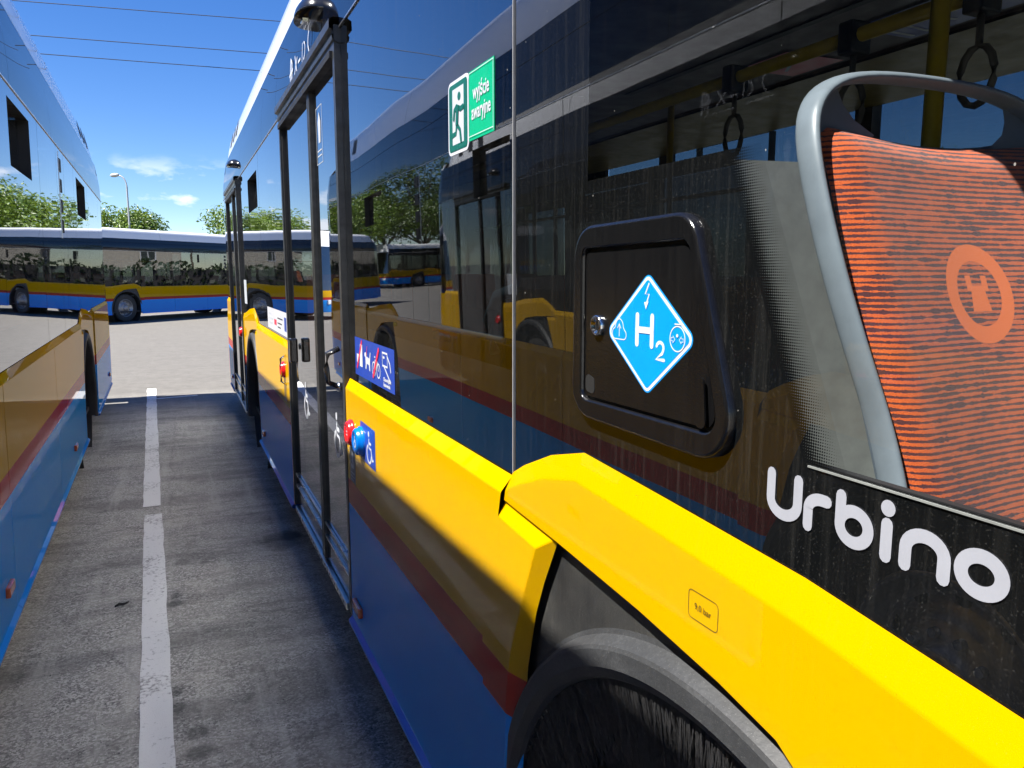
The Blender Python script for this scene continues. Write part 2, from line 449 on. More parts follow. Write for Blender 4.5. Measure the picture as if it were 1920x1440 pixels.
# ------------------------------------------------------------------ mesh helpers
def mk(name, verts, faces, mat, parent=None, smooth=False, uvs=None):
    me = bpy.data.meshes.new(name)
    me.from_pydata([tuple(v) for v in verts], [], faces)
    if uvs:
        ul = me.uv_layers.new(name='UVMap')
        for lp in me.loops: ul.data[lp.index].uv = uvs[lp.vertex_index]
    if smooth:
        for p in me.polygons: p.use_smooth = True
    me.materials.append(M[mat])
    me.update()
    o = bpy.data.objects.new(name, me)
    C.objects.link(o)
    if parent is not None: o.parent = parent
    return o
def empty(name, loc=(0, 0, 0), rz=0.0):
    o = bpy.data.objects.new(name, None); C.objects.link(o)
    o.location = loc; o.rotation_euler = (0, 0, rz); return o
def tag(o, label, cat, group=None, kind=None):
    o['label'] = label
    if cat: o['category'] = cat
    if group: o['group'] = group
    if kind: o['kind'] = kind
    return o
def fixn(o):
    bm = bmesh.new(); bm.from_mesh(o.data)
    bmesh.ops.recalc_face_normals(bm, faces=bm.faces[:]); bm.to_mesh(o.data); bm.free(); return o
def orient(o):
    # faces of a flank point away from the bus
    sx = sum(p.normal.x * p.area for p in o.data.polygons); cx_ = sum(p.center.x * p.area for p in o.data.polygons)
    if sx * cx_ < 0:
        o.data.flip_normals()
    return o
def soften(o, w=0.003):
    m = o.modifiers.new('edge', 'BEVEL'); m.width = w; m.segments = 4; m.limit_method = 'ANGLE'; m.angle_limit = R(7); m.harden_normals = True
    for p in o.data.polygons: p.use_smooth = True
    return o
def box_vf(x0, x1, y0, y1, z0, z1, off=0):
    v = [(x0, y0, z0), (x1, y0, z0), (x1, y1, z0), (x0, y1, z0), (x0, y0, z1), (x1, y0, z1), (x1, y1, z1), (x0, y1, z1)]
    f = [(0, 3, 2, 1), (4, 5, 6, 7), (0, 1, 5, 4), (1, 2, 6, 5), (2, 3, 7, 6), (3, 0, 4, 7)]
    return v, [tuple(i + off for i in q) for q in f]
def box(name, x0, x1, y0, y1, z0, z1, mat, parent=None, bevel=0.0):
    v, f = box_vf(min(x0, x1), max(x0, x1), min(y0, y1), max(y0, y1), z0, z1)
    o = mk(name, v, f, mat, parent)
    if bevel:
        bm = bmesh.new(); bm.from_mesh(o.data)
        bmesh.ops.bevel(bm, geom=bm.edges[:], offset=bevel, segments=2, affect='EDGES', profile=0.6)
        bm.to_mesh(o.data); bm.free()
    return o
def boxes(name, lst, mat, parent=None):
    V, F = [], []
    for b in lst:
        v, f = box_vf(*b, off=len(V)); V += v; F += f
    return mk(name, V, F, mat, parent)
def loft(name, rows, mat, parent=None, smooth=True, closed=False):
    n = len(rows[0]); V = [p for r in rows for p in r]; F = []
    for i in range(len(rows) - 1):
        for j in range(n - 1 if not closed else n):
            a, b = i * n + j, i * n + (j + 1) % n
            F.append((a, b, b + n, a + n))
    o = fixn(mk(name, V, F, mat, parent, smooth))
    if name.startswith(('rear_', 'front_', 'windscreen')):
        if sum(p.normal.y * p.area * (p.center.y - 4) for p in o.data.polygons) < 0: o.data.flip_normals()
    if name == 'roof' and o.data.polygons[0].normal.z < 0: o.data.flip_normals()
    return o
def tube(name, pts, r, mat, parent=None, seg=10, cap=True):
    pts = [Vector(p) for p in pts]; V, F = [], []
    rs = r if isinstance(r, (list, tuple)) else [r] * len(pts)
    up = Vector((0, 0, 1))
    for i, p in enumerate(pts):
        d = (pts[min(i + 1, len(pts) - 1)] - pts[max(i - 1, 0)]).normalized()
        a = d.cross(up)
        if a.length < 1e-4: a = d.cross(Vector((1, 0, 0)))
        a.normalize(); b = d.cross(a)
        for k in range(seg):
            t = 2 * math.pi * k / seg
            V.append(p + (a * math.cos(t) + b * math.sin(t)) * rs[i])
    for i in range(len(pts) - 1):
        for k in range(seg):
            F.append((i * seg + k, i * seg + (k + 1) % seg, (i + 1) * seg + (k + 1) % seg, (i + 1) * seg + k))
    if cap:
        F.append(tuple(range(seg))); F.append(tuple((len(pts) - 1) * seg + k for k in range(seg)))
    return fixn(mk(name, V, F, mat, parent, True))
def lathe_x(name, prof, cyz, mat, parent=None, seg=48, a0=0, a1=360, smooth=True):
    """profile of (x, radius) turned round an axis along x through cyz"""
    full = abs(a1 - a0) >= 360; n = seg if full else seg + 1; rows = []
    for x, r in prof:
        rows.append([(x, cyz[0] + r * math.cos(R(a0 + (a1 - a0) * k / seg)), cyz[1] + r * math.sin(R(a0 + (a1 - a0) * k / seg))) for k in range(n)])
    return loft(name, rows, mat, parent, smooth, full)
def rounded(pts, r, n=6):
    """round the corners of a polygon (list of 2-D points); r a number or one per corner"""
    out = []; N = len(pts)
    for i in range(N):
        p = Vector(pts[i]); a = (Vector(pts[i - 1]) - p); b = (Vector(pts[(i + 1) % N]) - p)
        ri = r[i] if isinstance(r, (list, tuple)) else r
        ang = a.angle(b); d = min(ri / math.tan(ang / 2), a.length * 0.48, b.length * 0.48)
        a.normalize(); b.normalize()
        rr = d * math.tan(ang / 2)
        c = p + (a + b).normalized() * (rr / math.sin(ang / 2))
        s = p + a * d - c; e_ = p + b * d - c
        th = s.angle_signed(e_)
        for k in range(n + 1):
            q = s.copy(); q.rotate(Matrix.Rotation(-th * k / n, 2)) if False else None
            t = th * k / n
            ct, st = math.cos(-t), math.sin(-t)
            out.append((c.x + s.x * ct - s.y * st, c.y + s.x * st + s.y * ct))
    return out
def inset(pts, d):
    """shift every edge of a polygon inwards by d (convex-ish outlines)"""
    N = len(pts); area = sum(pts[i][0] * pts[(i + 1) % N][1] - pts[(i + 1) % N][0] * pts[i][1] for i in range(N))
    sg = 1 if area > 0 else -1; out = []
    for i in range(N):
        p0, p1, p2 = Vector(pts[i - 1]), Vector(pts[i]), Vector(pts[(i + 1) % N])
        e1 = (p1 - p0).normalized(); e2 = (p2 - p1).normalized()
        n1 = Vector((-e1.y, e1.x)) * sg; n2 = Vector((-e2.y, e2.x)) * sg
        m = (n1 + n2); m = m / max(0.3, m.dot(n1)) if m.length > 1e-6 else n1
        out.append((p1.x + m.x * d, p1.y + m.y * d))
    return out

# ------------------------------------------------------------------ ground
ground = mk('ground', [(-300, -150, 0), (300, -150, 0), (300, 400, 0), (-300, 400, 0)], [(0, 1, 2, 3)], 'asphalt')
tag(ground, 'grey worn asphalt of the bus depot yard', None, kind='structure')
def strip(name, p0, p1, w, label, z=0.004, nseg=40):
    a, b = Vector(p0), Vector(p1); d = (b - a).normalized(); nrm = Vector((-d.y, d.x))
    V, F = [], []
    for i in range(nseg + 1):
        c = a.lerp(b, i / nseg)
        for s in (-1, 1):
            q = c + nrm * s * (w / 2 + random.uniform(-0.004, 0.004)); V.append((q.x, q.y, z))
    for i in range(nseg): F.append((2 * i, 2 * i + 1, 2 * i + 3, 2 * i + 2))
    o = mk(name, V, F, 'worn_white_paint'); tag(o, label, None, kind='structure'); return o
strip('line_marking', (-0.08, 0.2), (-0.221, 5.44), 0.108, 'white painted bay line in the lane, near length')
strip('line_marking', (-0.233, 5.64), (-0.385, 11.6), 0.112, 'white painted bay line in the lane, far length')
strip('line_marking', (-0.30, 10.62), (0.18, 10.72), 0.07, 'short white cross mark at the far end of the bay line', 0.004, 8)

# ------------------------------------------------------------------ the bus
W = 1.275
Z_GLASS = -0.009
DETAIL = set()
bus = empty('city_bus', (0.56 + W, 0, 0))
def P(side, v, y, z): return (side * (W + v), y, z)
def detail(o):
    DETAIL.add(o.name); return o
def plate(name, poly, v0, v1, side, mat, parent):
    """a flat plate on a flank: outline in (y, z), outer face at v0, back at v1"""
    n = len(poly)
    V = [P(side, v0, y, z) for y, z in poly] + [P(side, v1, y, z) for y, z in poly]
    F = [tuple(range(n)), tuple(range(2 * n - 1, n - 1, -1))] + [(i, (i + 1) % n, n + (i + 1) % n, n + i) for i in range(n)]
    return fixn(mk(name, V, F, mat, parent))
def sheet(name, poly, v, side, mat, parent):
    return orient(mk(name, [P(side, v, y, z) for y, z in poly], [tuple(range(len(poly)))], mat, parent))
def rect(y0, y1, z0, z1): return [(y0, z0), (y1, z0), (y1, z1), (y0, z1)]
def framed(name, y0, y1, z0, z1, hole, v, side, mat, parent, thick=0.006):
    """a pane with a rectangular opening"""
    hy0, hy1, hz0, hz1 = hole; V, F = [], []
    for a, b, c, d in ((y0, y1, z0, hz0), (y0, y1, hz1, z1), (y0, hy0, hz0, hz1), (hy1, y1, hz0, hz1)):
        k = len(V); V += [P(side, v, y, z) for y, z in rect(a, b, c, d)]; F.append((k, k + 1, k + 2, k + 3))
    return orient(mk(name, V, F, mat, parent))

def side_panel(side, parent, ya, yb, fa=None, fb=None, top=1.2):
    """painted skirt panel from ya to yb (ya<yb); fa / fb = axle position when that end is the flared flap of a wheel arch"""
    OUT = [(.625, 1.154), (.405, 1.142), (.462, 1.04), (.494, .971), (.528, .851), (.541, .751), (.560, .5), (.566, .285)]
    CRE = [(.632, 1.112), (.462, 1.106), (.512, 1.0), (.540, .935), (.580, .840), (.592, .770), (.610, .5), (.616, .285)]
    v0, v1 = 0.012, -0.006
    zc = top - 0.035
    V, F = [], []
    def add(v, y, z): V.append(P(side, v, y, z)); return len(V) - 1
    def end(axle, sgn):
        if axle is None: return None
        c = [add(v0, axle + sgn * t, z) for t, z in CRE]; o = [add(v1, axle + sgn * t, z) for t, z in OUT]
        for i in range(len(c) - 1): F.append((c[i], c[i + 1], o[i + 1], o[i]))
        tc = add(v0, axle + sgn * .618, zc); to = add(v1, axle + sgn * .602, top)
        return c, tc, to
    A, B = end(fa, 1), end(fb, -1)
    loop = []
    if A: loop += [A[1]] + A[0]; ta, tao = A[1], A[2]
    else:
        ta = add(v0, ya, zc); tao = add(v1, ya, top); b = add(v0, ya, .285); loop += [ta, b]
        i0, i1, i2 = add(-.02, ya, .285), add(-.02, ya, zc), add(-.02, ya, top)
        F.append((ta, b, i0, i1)); F.append((ta, i1, i2, tao))
    if B: loop += B[0][::-1] + [B[1]]; tb, tbo = B[1], B[2]
    else:
        b = add(v0, yb, .285); tb = add(v0, yb, zc); tbo = add(v1, yb, top); loop += [b, tb]
        i0, i1, i2 = add(-.02, yb, .285), add(-.02, yb, zc), add(-.02, yb, top)
        F.append((b, tb, i1, i0)); F.append((tb, tbo, i2, i1))
    F.append(tuple(loop)); F.append((ta, tb, tbo, tao))
    return soften(orient(fixn(mk('body_panel', V, F, 'livery_paint', parent))))

def fender(side, parent, axle, sgn, tend):
    F_ = [(.602, 1.206), (.55, 1.232), (.44, 1.275), (.325, 1.304), (.106, 1.291), (-.138, 1.275), (-.366, 1.247), (-.60, 1.222)]
    C_ = [(.618, 1.167), (.565, 1.190), (.452, 1.232), (.338, 1.258), (.104, 1.246), (-.14, 1.230), (-.353, 1.203), (-.60, 1.178)]
    F_.append((tend, 1.215)); C_.append((tend, 1.17))
    B_ = [(.622, 1.146), (.395, 1.136), (.149, 1.121), (-.023, 1.104), (-.12, 1.088)]
    for a in range(104, 193, 8): B_.append((.655 * math.cos(R(a)), .43 + .655 * math.sin(R(a))))
    B_ = [p for p in B_ if p[0] > tend + .02] + [(max(-.655, tend + .02), .285), (tend, .285)]
    vf, vo = 0.004, -0.007
    V, F = [], []
    def add(v, p): V.append(P(side, v, axle + sgn * p[0], p[1])); return len(V) - 1
    f = [add(vo, p) for p in F_]; c = [add(vf, p) for p in C_]; b = [add(vf, p) for p in B_]; k = [add(-.03, p) for p in B_]
    for i in range(len(f) - 1): F.append((f[i], f[i + 1], c[i + 1], c[i]))
    F.append(tuple(c + b[::-1]))
    for i in range(len(b) - 1): F.append((b[i], b[i + 1], k[i + 1], k[i]))
    return soften(orient(fixn(mk('fender', V, F, 'livery_paint', parent))))

def wheel_arch(side, parent, axle, sgn, bristles):
    pl = [(.63, 1.15), (.40, 1.142), (.149, 1.126), (-.023, 1.108), (-.13, 1.085)]
    pl += [(.62 * math.cos(R(a)), .43 + .62 * math.sin(R(a))) for a in range(100, -15, -6)]
    pl += [(.66, .27), (.66, .8)]
    o = sheet('arch_panel', [(axle + sgn * t, z) for t, z in pl], -0.018, side, 'arch_plastic', parent)
    a0, a1 = -15, 195
    lp = [(.666, -.018), (.658, -.016), (.646, .006), (.640, .009), (.614, .010), (.598, .000), (.593, -.008), (.591, -.06)]
    rows = []
    for r, v in lp:
        rows.append([P(side, v, axle + sgn * r * math.cos(R(a0 + (a1 - a0) * k / 140)), .43 + r * math.sin(R(a0 + (a1 - a0) * k / 140))) for k in range(141)])
    orient(loft('wheel_arch_lip', rows, 'arch_rubber', parent, False))
    rows = []
    for r, v in [(.600, -.04), (.600, -.62), (.02, -.62)]:
        rows.append([P(side, v, axle + r * math.cos(R(-45 + 270 * k / 40)), .43 + r * math.sin(R(-45 + 270 * k / 40))) for k in range(41)])
    loft('wheel_well', rows, 'interior_dark', parent)
    if bristles:
        V, F = [], []
        for i in range(bristles):
            a = R(random.uniform(2, 178)); r1 = random.uniform(.46, .52); w = random.uniform(.0006, .0013)
            a2 = a + random.uniform(-.035, .035); v = random.uniform(-.03, -.008)
            c, s = math.cos(a), math.sin(a); c2, s2 = math.cos(a2), math.sin(a2); k = len(V)
            v2 = v + random.uniform(-.012, .004)
            V += [P(side, v, axle + .592 * c - s * w, .43 + .592 * s + c * w), P(side, v, axle + .592 * c + s * w, .43 + .592 * s - c * w),
                  P(side, v2, axle + r1 * c2 + s2 * w * .6, .43 + r1 * s2 - c2 * w * .6), P(side, v2, axle + r1 * c2 - s2 * w * .6, .43 + r1 * s2 + c2 * w * .6)]
            F.append((k, k + 1, k + 2, k + 3))
        o = mk('brush_fringe', V, F, 'bristle', parent); o['kind'] = 'stuff'
        rows = []
        for r, v in [(.592, -.034), (.515, -.04)]:
            rows.append([P(side, v, axle + r * math.cos(R(-10 + 200 * k / 48)), .43 + r * math.sin(R(-10 + 200 * k / 48))) for k in range(49)])
        loft('brush_backing', rows, 'rubber', parent)

def wheel(side, parent, axle):
    x = lambda v: side * (W + v)
    c = (axle, .475)
    ty = lathe_x('wheel', [(x(-.34), .30), (x(-.345), .42), (x(-.33), .465), (x(-.30), .475), (x(-.20), .478), (x(-.12), .475), (x(-.09), .465), (x(-.075), .42), (x(-.085), .345), (x(-.095), .295)], c, 'tyre_rubber', parent)
    lathe_x('rim', [(x(-.094), .300), (x(-.088), .292), (x(-.10), .280), (x(-.16), .262), (x(-.17), .20), (x(-.135), .165), (x(-.125), .15), (x(-.12), .10), (x(-.085), .095), (x(-.075), .07), (x(-.073), .002)], c, 'rim_metal', ty)
    V, F = [], []
    for k in range(10):
        a = 2 * math.pi * k / 10; yy, zz = axle + .128 * math.cos(a), .475 + .128 * math.sin(a)
        n0 = len(V)
        for vv in (-.13, -.10):
            for j in range(6):
                V.append((x(vv), yy + .015 * math.cos(j * math.pi / 3), zz + .015 * math.sin(j * math.pi / 3)))
        F += [(n0 + j, n0 + (j + 1) % 6, n0 + 6 + (j + 1) % 6, n0 + 6 + j) for j in range(6)] + [tuple(n0 + 6 + j for j in range(6))]
    fixn(mk('wheel_nut', V, F, 'chrome', ty))['kind'] = 'stuff'
    V, F = [], []
    for k in range(10):                                     # hand holes
        a = 2 * math.pi * (k + .5) / 10; yy, zz = axle + .228 * math.cos(a), .475 + .228 * math.sin(a); n0 = len(V)
        for j in range(12): V.append((x(-.1655), yy + .027 * math.cos(j * math.pi / 6), zz + .027 * math.sin(j * math.pi / 6)))
        F.append(tuple(n0 + j for j in range(12)))
    mk('hand_hole', V, F, 'interior_dark', ty)['kind'] = 'stuff'

FRONT_AX, REAR_AX = 0.70, 6.80
YF, YR = -1.60, 9.72                # where the rounded ends start
DOORS = [(-1.52, -0.30), (2.80, 4.36), (7.54, 9.08)]

def marker(side, y, z, parent=bus):
    detail(box('side_marker', side * (W + .010), side * (W + .028), y - .055, y + .055, z - .019, z + .019, 'orange_lens', parent, 0.006))

for side in (-1, 1):
    # ---- skirts, arches, wheels
    if side == -1:
        side_panel(side, bus, 0, 2.795, fa=FRONT_AX); side_panel(side, bus, 4.365, 0, fb=REAR_AX)
        side_panel(side, bus, 9.09, YR, top=1.30)
    else:
        side_panel(side, bus, 0, 2.788, fa=FRONT_AX); side_panel(side, bus, 2.793, 4.418); side_panel(side, bus, 4.423, 0, fb=REAR_AX)
        side_panel(side, bus, 7.55, YR, top=1.26); side_panel(side, bus, YF, -.255, top=1.22)
    fender(side, bus, FRONT_AX, 1, -.95 if side == 1 else -.99)
    fender(side, bus, REAR_AX, -1, -.735)
    wheel_arch(side, bus, FRONT_AX, 1, 5200 if side == -1 else 0)
    wheel_arch(side, bus, REAR_AX, -1, 0)
    wheel(side, bus, FRONT_AX); wheel(side, bus, REAR_AX)
    # ---- bright blue sill rails
    segs = [(1.275, 2.795), (4.365, 6.225), (9.09, YR)] if side == -1 else [(YF, .04), (1.275, 2.788), (2.793, 4.418), (4.423, 6.225), (7.46, YR)]
    for a, b in segs:
        prof = [(-.03, .292), (.012, .287), (.026, .273), (.026, .262), (.012, .256), (-.03, .256)]
        loft('sill_rail', [[P(side, v, a, z) for v, z in prof], [P(side, v, b, z) for v, z in prof]], 'sill_paint', bus, False).data.update()
    # ---- inner wall behind the panels
    segs = [(-.29, 2.80), (4.36, 7.54), (9.08, YR)] if side == -1 else [(YF, YR)]
    for a, b in segs:
        box('inner_wall', side * (W - .06), side * (W - .05), a, b, 1.10, 1.38 if side == -1 else 1.30, 'interior_dark', bus)
        for c, d in ((a, min(b, FRONT_AX - .62)), (max(a, FRONT_AX + .62), min(b, REAR_AX - .62)), (max(a, REAR_AX + .62), b)):
            if d - c > .03: box('inner_wall', side * (W - .06), side * (W - .05), c, d, .36, 1.10, 'interior_dark', bus)
    # ---- coving panels above the glass, roof rail band, white fairing
    cov = [(.006, 2.424), (.007, 2.50), (.014, 2.60), (.030, 2.697)]
    cuts = [YF, -.6, 1.42, 3.30, 4.62, 5.42, 7.25, 8.55, YR] if side == -1 else [YF, 0.2, 1.9, 3.55, 5.05, 6.62, 8.2, YR]
    for a, b in zip(cuts, cuts[1:]):
        rows = [[P(side, -o, y, z) for o, z in cov] for y in (a + .002, b - .002)]
        orient(loft('coving_panel', rows, 'navy_paint', bus))
    bandp = [(.034, 2.703), (.041, 2.76), (.050, 2.829)]
    orient(loft('roof_rail', [[P(side, -o, y, z) for o, z in bandp] for y in (YF, YR)], 'navy_paint', bus))
    whp = [(.050, 2.831), (.062, 2.90), (.085, 3.0), (.115, 3.09), (.15, 3.14), (.21, 3.17), (.34, 3.185)]
    for a, b in [(YF, 2.35), (2.356, 5.9), (5.906, 9.3)]:
        orient(loft('roof_fairing', [[P(side, -o, y, z) for o, z in whp] for y in (a, b)], 'white_paint', bus))
    loft('roof_fairing', [[P(side, -o - e, y, z - d * (z - 2.83) * 2.6) for o, z in whp] for y, e, d in ((9.306, 0, 0), (9.42, .01, .03), (9.55, .03, .09), (9.68, .07, .2), (YR + .02, .10, .3))], 'white_paint', bus)
    for k in range(3):                                      # cooling slots near the tail
        y = 8.1 + k * .38
        o = mk('roof_slot', [P(side, -.058, y, 2.90), P(side, -.058, y + .16, 2.90), P(side, -.097, y + .24, 3.06), P(side, -.097, y + .08, 3.06)], [(0, 1, 2, 3)], 'interior_dark', bus)
    # thin bright drip moulding under the coving
    box('drip_moulding', side * (W - .012), side * (W - .004), YF, YR, 2.4165, 2.4215, 'alloy', bus)
    # backing that keeps the light out behind panel gaps
    mk('roof_shell', [P(side, -.03, YF, 2.42), P(side, -.03, YR, 2.42), P(side, -.06, YR, 2.72), P(side, -.06, YF, 2.72), P(side, -.09, YR, 2.84), P(side, -.09, YF, 2.84), P(side, -.34, YR, 3.10), P(side, -.34, YF, 3.10)],
       [(0, 1, 2, 3), (3, 2, 4, 5), (5, 4, 6, 7)], 'interior_dark', bus)
roof = loft('roof', [[(-(W - .34), y, 3.185), (0, y, 3.21), ((W - .34), y, 3.185)] for y in (YF, 9.3)], 'white_paint', bus)
mk('roof', [(-(W - .34), 9.3, 3.185), (W - .34, 9.3, 3.185), (W - .45, YR, 2.97), (-(W - .45), YR, 2.97)], [(0, 1, 2, 3)], 'white_paint', bus)

# ---- glazing, door side
G = Z_GLASS
# the front pane: black printed border round the filler hatch, clear glass round the seat
sheet('side_window', [(1.296, 1.19), (1.296, 2.414), (1.03, 2.414), (1.03, 1.715), (.715, 1.715), (.575, 1.392), (-.295, 1.392), (-.295, 1.19)], G, -1, 'black_glass', bus)
sheet('window_glass', [(1.03, 1.715), (1.03, 2.414), (-.295, 2.414), (-.295, 1.392), (.520, 1.392), (.660, 1.715)], G, -1, 'tinted_glass', bus)
o = mk('frit_band', [P(-1, G, .575, 1.392), P(-1, G, .520, 1.392), P(-1, G, .660, 1.715), P(-1, G, .715, 1.715)], [(0, 1, 2, 3)], 'frit_dots', bus, uvs=[(0, 0), (1, 0), (1, 1), (0, 1)])
detail(box('frit_line', -(W + G + .0006), -(W + G + .0016), -.29, .568, 1.3885, 1.3905, 'interior_grey', bus))
def pane(y0, y1, zf=1.40, name='side_window'):
    w = sheet(name, rect(y0, y1, 1.19, zf), G, -1, 'black_glass', bus)
    sheet('window_glass', rect(y0, y1, zf, 2.414), G, -1, 'dark_tinted_glass', w)
pane(1.310, 2.795)
pane(4.365, 5.745)
vent = (5.87, 6.60, 2.05, 2.305)
framed('side_window', 5.752, 7.535, 1.19, 2.414, vent, G, -1, 'black_glass', bus)
sheet('side_window', rect(9.085, YR, 1.25, 2.414), G, -1, 'black_glass', bus)
box('pane_seal', -(W + G - .006), -(W + G + .003), 1.3005, 1.3027, 1.205, 2.414, 'seal_grey', bus)
box('pane_joint', -(W + G - .03), -(W + G - .008), 1.285, 1.325, 1.19, 2.414, 'rubber', bus)
for y in (4.36, 5.7485, 2.797):
    box('pane_joint', -(W + G - .03), -(W + G - .002), y - .004, y + .004, 1.19, 2.414, 'rubber', bus)
for y in (1.31, 2.76, 4.40, 5.75, 7.45):                     # window pillars inside
    box('window_pillar', -(W - .10), -(W - .04), y - .05, y + .05, 1.2, 2.42, 'interior_dark', bus)
# ---- glazing, window side
cw = [YF, -.15, 1.30, 2.79, 4.42, 5.28, 5.72, 6.43, 7.72, 9.15, YR]
def vent_box(side, v):
    y0, y1, z0, z1 = v; a, b = G, G - .05
    V = [P(side, q, y, z) for q in (a, b) for y, z in rect(y0, y1, z0, z1)]
    f = fixn(mk('vent_frame', V, [(0, 1, 5, 4), (1, 2, 6, 5), (2, 3, 7, 6), (3, 0, 4, 7)], 'rubber', bus))
    sheet('vent_glass', rect(y0, y1, z0, z1), b, side, 'dark_tinted_glass' if side == 1 else 'black_glass', f)
vent_box(-1, vent)
vents = {3: (3.47, 4.12, 2.06, 2.36), 7: (6.66, 7.50, 2.06, 2.36)}
for i, (a, b) in enumerate(zip(cw, cw[1:])):
    a += .003; b -= .003
    m = 'dark_tinted_glass'
    zf = 1.36
    w = sheet('side_window', rect(a, b, 1.19, zf), G, 1, 'black_glass', bus)
    if i in vents:
        framed('window_glass', a, b, zf, 2.414, vents[i], G, 1, m, w); vent_box(1, vents[i])
    elif i in (5, 9):
        sheet('window_glass', rect(a, b, zf, 2.414), G, 1, 'black_glass', w)
    else:
        sheet('window_glass', rect(a, b, zf, 2.414), G, 1, m, w)
for y in cw[1:-1]:
    box('pane_joint', W + G - .03, W + G - .003, y - .003, y + .003, 1.19, 2.414, 'rubber', bus)
    if y not in (5.28,): box('window_pillar', W - .10, W - .04, y - .05, y + .05, 1.2, 2.42, 'interior_dark', bus)
for k in range(4):                                           # air intake louvres in the narrow pane
    z = 1.86 + k * .135
    box('air_slot', W + G + .0005, W + G + .004, 5.44, 5.54, z, z + .085, 'interior_dark', bus)
slot_rim = box('slot_rim', W + G + .0005, W + G + .003, 5.415, 5.42, 1.82, 2.39, 'alloy', bus)

# ---- rounded ends
def path(o, s, e, hw, n=20, p=.42):
    pts = []
    for k in range(n + 1):
        t = math.pi * k / n - math.pi / 2                     # -90..90
        sx = math.sin(t); cx_ = max(0.0, math.cos(t))
        pts.append(((hw - o) * math.copysign(abs(sx) ** p, sx), s + (e - s) * cx_ ** p))
    return pts
def cap_rows(prof, s, e0):
    rows = []
    for o, de, z in prof:
        rows.append([(x, y, z) for x, y in path(o, s, e0 + de, W)])
    return rows
# tail
rear = loft('rear_bumper', cap_rows([(-.012, .02, .285), (-.012, .03, .6), (-.012, .02, 1.0), (.0, .0, 1.26)], YR, 10.22), 'livery_paint', bus)
loft('rear_window', cap_rows([(.009, -.0, 1.27), (.009, -.03, 1.8), (.009, -.06, 2.414)], YR, 10.21), 'black_glass', bus)
loft('rear_coving', cap_rows([(.006, -.06, 2.424), (.014, -.08, 2.60), (.030, -.11, 2.70), (.05, -.16, 2.829)], YR, 10.21), 'navy_paint', bus)
loft('rear_dome', cap_rows([(.05, -.16, 2.831), (.10, -.2, 2.90), (.2, -.28, 2.95), (.45, -.4, 2.97)], YR, 10.21), 'white_paint', bus)
for sx in (-1, 1):
    tl = box('tail_lamp', sx * 1.02, sx * 1.16, 10.20, 10.235, .95, 1.2, 'red_lens', bus, .01)
# nose
loft('front_bumper', cap_rows([(-.012, 0, .285), (-.012, -.06, .5), (-.012, -.05, .8), (0, .0, 1.05)], YF, -2.05), 'livery_paint', bus)
loft('windscreen', cap_rows([(.009, .0, 1.06), (.009, .05, 1.6), (.009, .14, 2.2), (.012, .2, 2.60)], YF, -2.05), 'black_glass', bus)
loft('front_dome', cap_rows([(.012, .2, 2.604), (.05, .26, 2.83), (.10, .34, 3.0), (.2, .4, 3.1), (.5, .43, 3.17)], YF, -2.05), 'white_paint', bus)
for sx in (-1, 1):
    box('headlamp', sx * .72, sx * 1.05, -2.10, -2.04, .56, .72, 'lamp_lens', bus, .02)
    wa = tube('wiper', [(sx * .1, -2.07, 1.1), (sx * .55, -2.08, 1.25)], .012, 'rubber', bus)

# ---- floor, ceiling, fittings inside
box('floor_deck', -(W - .06), W - .06, YF, YR, .33, .36, 'interior_floor', bus)
box('ceiling', -.62, .62, YF, YR, 2.40, 2.42, 'ceiling_panel', bus)
loft('ceiling_cove', [[(-(W - .09), y, 2.415), (-(W - .25), y, 2.43), (-.62, y, 2.405)] for y in (YF, YR)], 'ceiling_panel', bus)
loft('ceiling_cove', [[(.62, y, 2.405), (.20 + .44, y, 2.395)] for y in (YF, YR)], 'ceiling_panel', bus)
loft('ceiling_cove', [[(.64, y, 2.385), (W - .09, y, 2.345)] for y in (YF, YR)], 'yellow_coving', bus)
box('bulkhead', -(W - .1), W - .1, 9.3, 9.34, .36, 2.4, 'interior_dark', bus)

